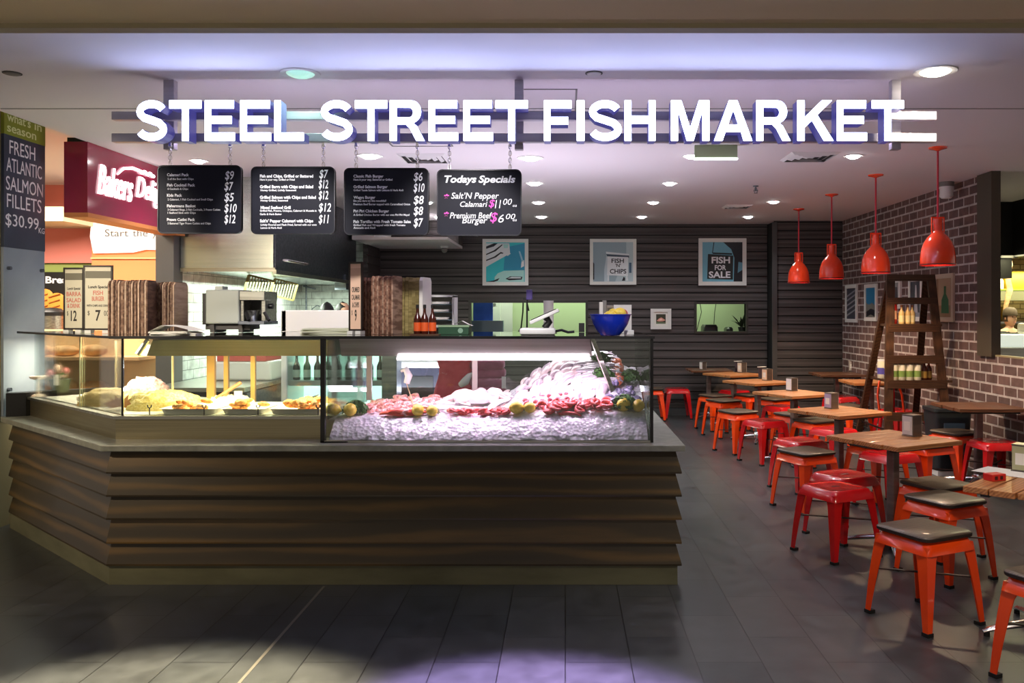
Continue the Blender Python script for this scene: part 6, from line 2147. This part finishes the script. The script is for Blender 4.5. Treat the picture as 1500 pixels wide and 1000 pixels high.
MB().lathe([(.045, 0), (.04, .01), (.014, .02), (.012, .12), (.05, .135), (.055, .15), (.05, .152)], 18).build('stand_body', pm('cream_china', (240, 222, 206), .3), t, smooth=50)


# ---------------------------------------------------------------- people
def limb_mesh(chain_list, name, mat, parent, sub=2, root=None):
    """skin-modifier surface over connected joints: chain_list = [[(point, radius), ...], ...]; equal points join"""
    me = D.meshes.new(name)
    bm = bmesh.new()
    sk = bm.verts.layers.skin.verify()
    seen = {}

    def vert(p, r):
        k = tuple(round(c, 4) for c in p)
        if k not in seen:
            v = bm.verts.new(p); v[sk].radius = (r, r) if not isinstance(r, tuple) else r
            seen[k] = v
        return seen[k]
    first = None
    for ch in chain_list:
        prev = None
        for p, r in ch:
            v = vert(p, r)
            if first is None:
                first = v; v[sk].use_root = True
            if prev and bm.edges.get((prev, v)) is None:
                bm.edges.new((prev, v))
            prev = v
    bm.to_mesh(me); bm.free()
    me.materials.append(mat)
    o = D.objects.new(name, me); COL.objects.link(o); o.parent = parent
    m = o.modifiers.new('skin', 'SKIN'); m.use_smooth_shade = True
    s = o.modifiers.new('sub', 'SUBSURF'); s.levels = sub; s.render_levels = sub
    return o


def person(lb, loc, rz, h, shirt, hairc, cap=None, look=0.0):
    """standing figure facing local -Y, forearms forward over a bench"""
    t = thing('person', lb, 'person', loc, rz)
    s = h / 1.72
    V = lambda x, y, z: (x * s, y * s, z * s)
    SK = pm('skin', (214, 166, 140), .55, sss=.1)
    ch = [[(V(0, 0, .95), .125 * s), (V(0, .01, 1.10), .115 * s), (V(0, .0, 1.28), .13 * s), (V(0, 0, 1.40), .10 * s), (V(0, -.005, 1.48), .052 * s), (V(0, -.015, 1.55), .055 * s)]]
    for sx in (-1, 1):
        ch.append([(V(0, 0, 1.40), .10 * s), (V(sx * .17, .0, 1.385), .058 * s), (V(sx * .22, .02, 1.12), .042 * s), (V(sx * .17, -.22, 1.05), .030 * s), (V(sx * .155, -.29, 1.04), .034 * s)])
        for f in range(4):
            ch.append([(V(sx * .155, -.29, 1.04), .034 * s), (V(sx * (.125 + .02 * f), -.345, 1.035), .0095 * s), (V(sx * (.123 + .021 * f), -.375 - .006 * (1.5 - abs(f - 1.5)), 1.02), .0085 * s), (V(sx * (.122 + .021 * f), -.385 - .006 * (1.5 - abs(f - 1.5)), 1.0), .0075 * s)])
        ch.append([(V(sx * .155, -.29, 1.04), .034 * s), (V(sx * .118, -.30, 1.03), .011 * s), (V(sx * .102, -.325, 1.02), .0095 * s)])
        ch.append([(V(0, 0, .95), .125 * s), (V(sx * .095, 0, .88), .095 * s), (V(sx * .10, -.01, .50), .058 * s), (V(sx * .10, .01, .10), .038 * s), (V(sx * .105, -.10, .04), .035 * s), (V(sx * .105, -.16, .035), .028 * s)])
    limb_mesh(ch, 'body', SK, t)
    # head with a face
    hd_ = MB()
    C_ = Vector(V(0, -.02, 1.62))
    rings = []
    n = 18
    for k in range(12):
        u = k / 11
        z = -.115 + .225 * u
        wx = .072 * (math.sin(PI * min(.96, .10 + u * .80)) ** .55)
        wy = .092 * (math.sin(PI * min(.96, .12 + u * .78)) ** .55)
        ring = []
        for i in range(n):
            a = 2 * PI * i / n
            x_, y_ = wx * math.cos(a), wy * math.sin(a)
            fr_ = max(0, -math.sin(a)) ** 6
            y_ -= fr_ * (.014 * math.exp(-((u - .40) / .07) ** 2) + .006 * math.exp(-((u - .12) / .08) ** 2) - .004 * math.exp(-((u - .56) / .06) ** 2))
            ring.append(C_ + Vector((x_, y_, z)) * s)
        rings.append(ring)
    hd_.loft(rings)
    for sx in (-1, 1):
        hd_.ball(C_ + Vector((sx * .074, .005, -.01)) * s, .010 * s, .020 * s, .030 * s, 8, 6)
    hd_.tube([C_ + Vector((0, -.088, .02)) * s, C_ + Vector((0, -.106, -.018)) * s, C_ + Vector((0, -.090, -.03)) * s], [.008 * s, .013 * s, .010 * s], 8)
    hd_.mi = 1
    hd_.tube([C_ + Vector((-.024, -.088, -.060)) * s, C_ + Vector((0, -.096, -.062)) * s, C_ + Vector((.024, -.088, -.060)) * s], [.003, .006, .003], 6)
    hd_.mi = 2
    for sx in (-1, 1):
        hd_.ball(C_ + Vector((sx * .030, -.080, .012)) * s, .012 * s, .008 * s, .007 * s, 8, 6)
    hd_.build('head', [SK, pm('lips', (176, 96, 88), .5), pm('eye_dark', (30, 24, 22), .2)], t, smooth=70)
    hr = MB()
    rings = []
    for k in range(9):
        u = k / 8
        z = -.055 + .185 * u
        rr = math.cos(max(0, u - .35) / .65 * PI / 2) ** .6 + .01
        ring = []
        for i in range(n):
            a = 2 * PI * i / n
            cut = 1.0 if math.sin(a) > -.35 else (.0 if u < .55 else 1.0)
            ring.append(C_ + Vector((.082 * rr * math.cos(a) * (1 if cut else .80), .010 + .100 * rr * math.sin(a) * (1 if cut else .72), z)) * s)
        rings.append(ring)
    hr.loft(rings)
    hr.build('hair', pm('hair_%d' % hairc[0], hairc, .5), t, smooth=70)
    if cap:
        cp = MB()
        cp.lathe([(.094 * s, .03 * s), (.096 * s, .06 * s), (.085 * s, .115 * s), (.05 * s, .145 * s), (.0, .152 * s)], 20, c=C_)
        cp.prism([(.07 * s * math.cos(a), C_.y + (-.05 + .125 * math.sin(a)) * s) for a in [PI + PI * i / 10 for i in range(11)]], C_.z + .035 * s, C_.z + .043 * s)
        cp.build('cap', pm('cap_cloth', cap, .8), t, smooth=50)
    CL = nm('shirt_%d_%d' % shirt[:2], shirt, tuple(min(255, c + 12) for c in shirt), (9, 9, 9), .85)
    limb_mesh([[(V(0, 0, .90), .142 * s), (V(0, .01, 1.10), .13 * s), (V(0, 0, 1.28), .145 * s), (V(0, 0, 1.39), .112 * s), (V(0, -.002, 1.44), .068 * s)]] +
              [[(V(0, 0, 1.39), .112 * s), (V(sx * .17, 0, 1.385), .074 * s), (V(sx * .21, .016, 1.19), .058 * s)] for sx in (-1, 1)], 'shirt', CL, t)
    limb_mesh([[(V(0, 0, .96), .138 * s)] + [(V(0, 0, .94), .138 * s)]] + [[(V(0, 0, .94), .138 * s), (V(sx * .095, 0, .87), .108 * s), (V(sx * .10, -.01, .50), .075 * s), (V(sx * .10, .01, .10), .058 * s)] for sx in (-1, 1)], 'trousers', pm('trouser_dark', (36, 36, 42), .8), t)
    for sx in (-1, 1):
        sm = MB(); sm.loft([[Vector((sx * .105 * s + x, -.06 * s + y, z)) for x, y in rrect(.085 * s * w, .25 * s * w, .035 * s)] for w, z in ((1, 0), (1.05, .02), (1.0, .05), (.75, .085))])
        sm.build('shoe', BLACK, t, smooth=60)
    return t


person('dark haired person in dark clothes standing behind the white kitchen fridge', (at(479, 9.6), 9.6, 0), RAD(200), 1.69, (34, 36, 44), (18, 16, 18))
person('second dark haired person turned sideways behind the white kitchen fridge', (at(501, 10.3), 10.3, 0), RAD(60), 1.70, (60, 62, 70), (24, 20, 20))
person('person in black with a tan cap working in the neighbouring kitchen', (at(1478, 11.3), 11.3, 0), RAD(15), 1.62, (20, 20, 22), (60, 40, 26), cap=(56, 42, 26))

# ---------------------------------------------------------------- neighbouring kitchen on the right
t = thing('wall_shelf', 'long dark overhead shelf in the neighbouring kitchen', 'shelf', (6.2, 12.0, 1.76))
MB().b2(-1.2, 1.6, -.25, .25, 0, .14).build('shelf_board', pm('shelf_olive', (92, 92, 70), .5), t)
MB().b2(-1.2, 1.6, -.26, -.25, .14, .16).build('shelf_edge', pm('edge_green', (130, 170, 40), .4), t)
for k, (dx, w, h, c, lb) in enumerate(((-.46, .13, .30, (110, 24, 22), 'dark red packet at the left end of the overhead shelf next door'), (-.30, .16, .34, (146, 40, 30), 'red packet in the middle of the overhead shelf next door'), (-.18, .10, .16, (236, 220, 206), 'small pale packet on the overhead shelf next door'), (.12, .34, .26, (226, 196, 30), 'yellow tub on the overhead shelf next door'))):
    mb = MB(); mb.loft([[Vector((x, y, z)) for x, y in rrect(w * a, .2 * a, .02)] for a, z in ((.94, 0), (1, .02), (1, h - .03), (.86, h))])
    o = mb.build('food_packet' if k < 3 else 'yellow_tub', pm('packet_col_%d' % k, c, .4), loc=(6.2 + dx, 11.93 - .03 * (k == 2), 1.76 + .14), smooth=40); tag(o, lb, 'packet' if k < 3 else 'tub')
t = thing('hanging_sausage', 'long string of sausage hanging on a dark cord next door', 'sausage', (at(1477, 11.4), 11.4, 1.98))
MB().tube([(0, 0, .40), (.01, 0, .25), (-.01, 0, .10), (.02, 0, -.08), (-.02, 0, -.25), (-.05, 0, -.36)], [.03, .045, .03, .04, .03, .02], 10).build('sausage_string', nm('sausage_brown', (170, 116, 80), (206, 160, 120), (9, 9, 20), .5), t, smooth=60)
MB().tube([(0, 0, .33), (0, 0, 1.05)], .008, 6).build('cord', BLACK, t)
t = thing('display_counter', 'brightly lit white display counter in the neighbouring shop', 'counter', (5.5, 9.9, 0))
MB().b2(-.62, 2.2, -.3, .35, 0, 1.06).build('counter_body', pm('counter_olive', (150, 152, 92), .5), t)
MB().b2(-.62, 2.2, -.34, .38, 1.06, 1.20).build('counter_top', STEEL, t)
MB().b2(-.50, 2.0, -.1, .3, 1.20, 1.34).build('lit_case', pm('lit_case_white', (255, 255, 240), .4, es=.35), t, bevel=.02)
MB().b2(-.62, 2.2, -.33, -.325, 1.10, 1.40).build('front_glass', GLASS, t)
o = MB().b2(-.16, .3, -.2, .2, 0, .13).build('white_crate', pm('crate_pale', (214, 206, 188), .5), loc=(5.55, 10.0, 1.34), bevel=.03); tag(o, 'pale rounded crate standing on the lit counter next door', 'crate')
t = thing('wall_shelf', 'back wall shelf crowded with jars in the neighbouring kitchen', 'shelf', (6.4, 12.75, 1.46))
MB().b2(-1.2, 1.4, -.2, .2, -.03, 0).build('shelf_board', STEEL, t)
MB().b2(-1.2, 1.4, -.2, .2, -.33, -.30).build('shelf_board', STEEL, t)
JC = ((196, 190, 150), (120, 110, 60), (206, 170, 70), (90, 100, 70), (226, 216, 190))
NUM = ['one', 'two', 'three', 'four', 'five', 'six', 'seven', 'eight']
for r in range(2):
    for k in range(8):
        mb = MB(); mb.lathe([(.05, 0), (.055, .01), (.055, .14 + .02 * (k % 3)), (.04, .17 + .02 * (k % 3)), (.042, .20 + .02 * (k % 3)), (.0, .205 + .02 * (k % 3))], 14)
        o = mb.build('storage_jar', pm('jar_col_%d' % ((k + r * 2) % 5), JC[(k + r * 2) % 5], .35), smooth=40, loc=(6.4 - .85 + k * .14, 12.72, 1.46 - .30 * r)); tag(o, 'storage jar number %s from the left on the %s jar shelf next door' % (NUM[k], ['upper', 'lower'][r]), 'jar', 'jars next door')
o = MB().b2(-.9, 2.4, -.3, .3, 0, .9).build('prep_bench', STEEL, loc=(6.3, 12.1, 0)); tag(o, 'steel preparation bench behind the person next door', 'bench')
t = thing('pendant_lamp', 'small white conical pendant lamp in the neighbouring kitchen', 'pendant lamp', (at(1456, 10.9), 10.9, 1.72))
MB().lathe([(.012, .16), (.022, .10), (.035, .0), (.03, .0)], 14).build('shade', pm('shade_white', (250, 250, 240), .4, es=1.0), t, smooth=50)
MB().tube([(0, 0, .16), (0, 0, ZC - 1.72)], .004, 6).build('cord', BLACK, t)
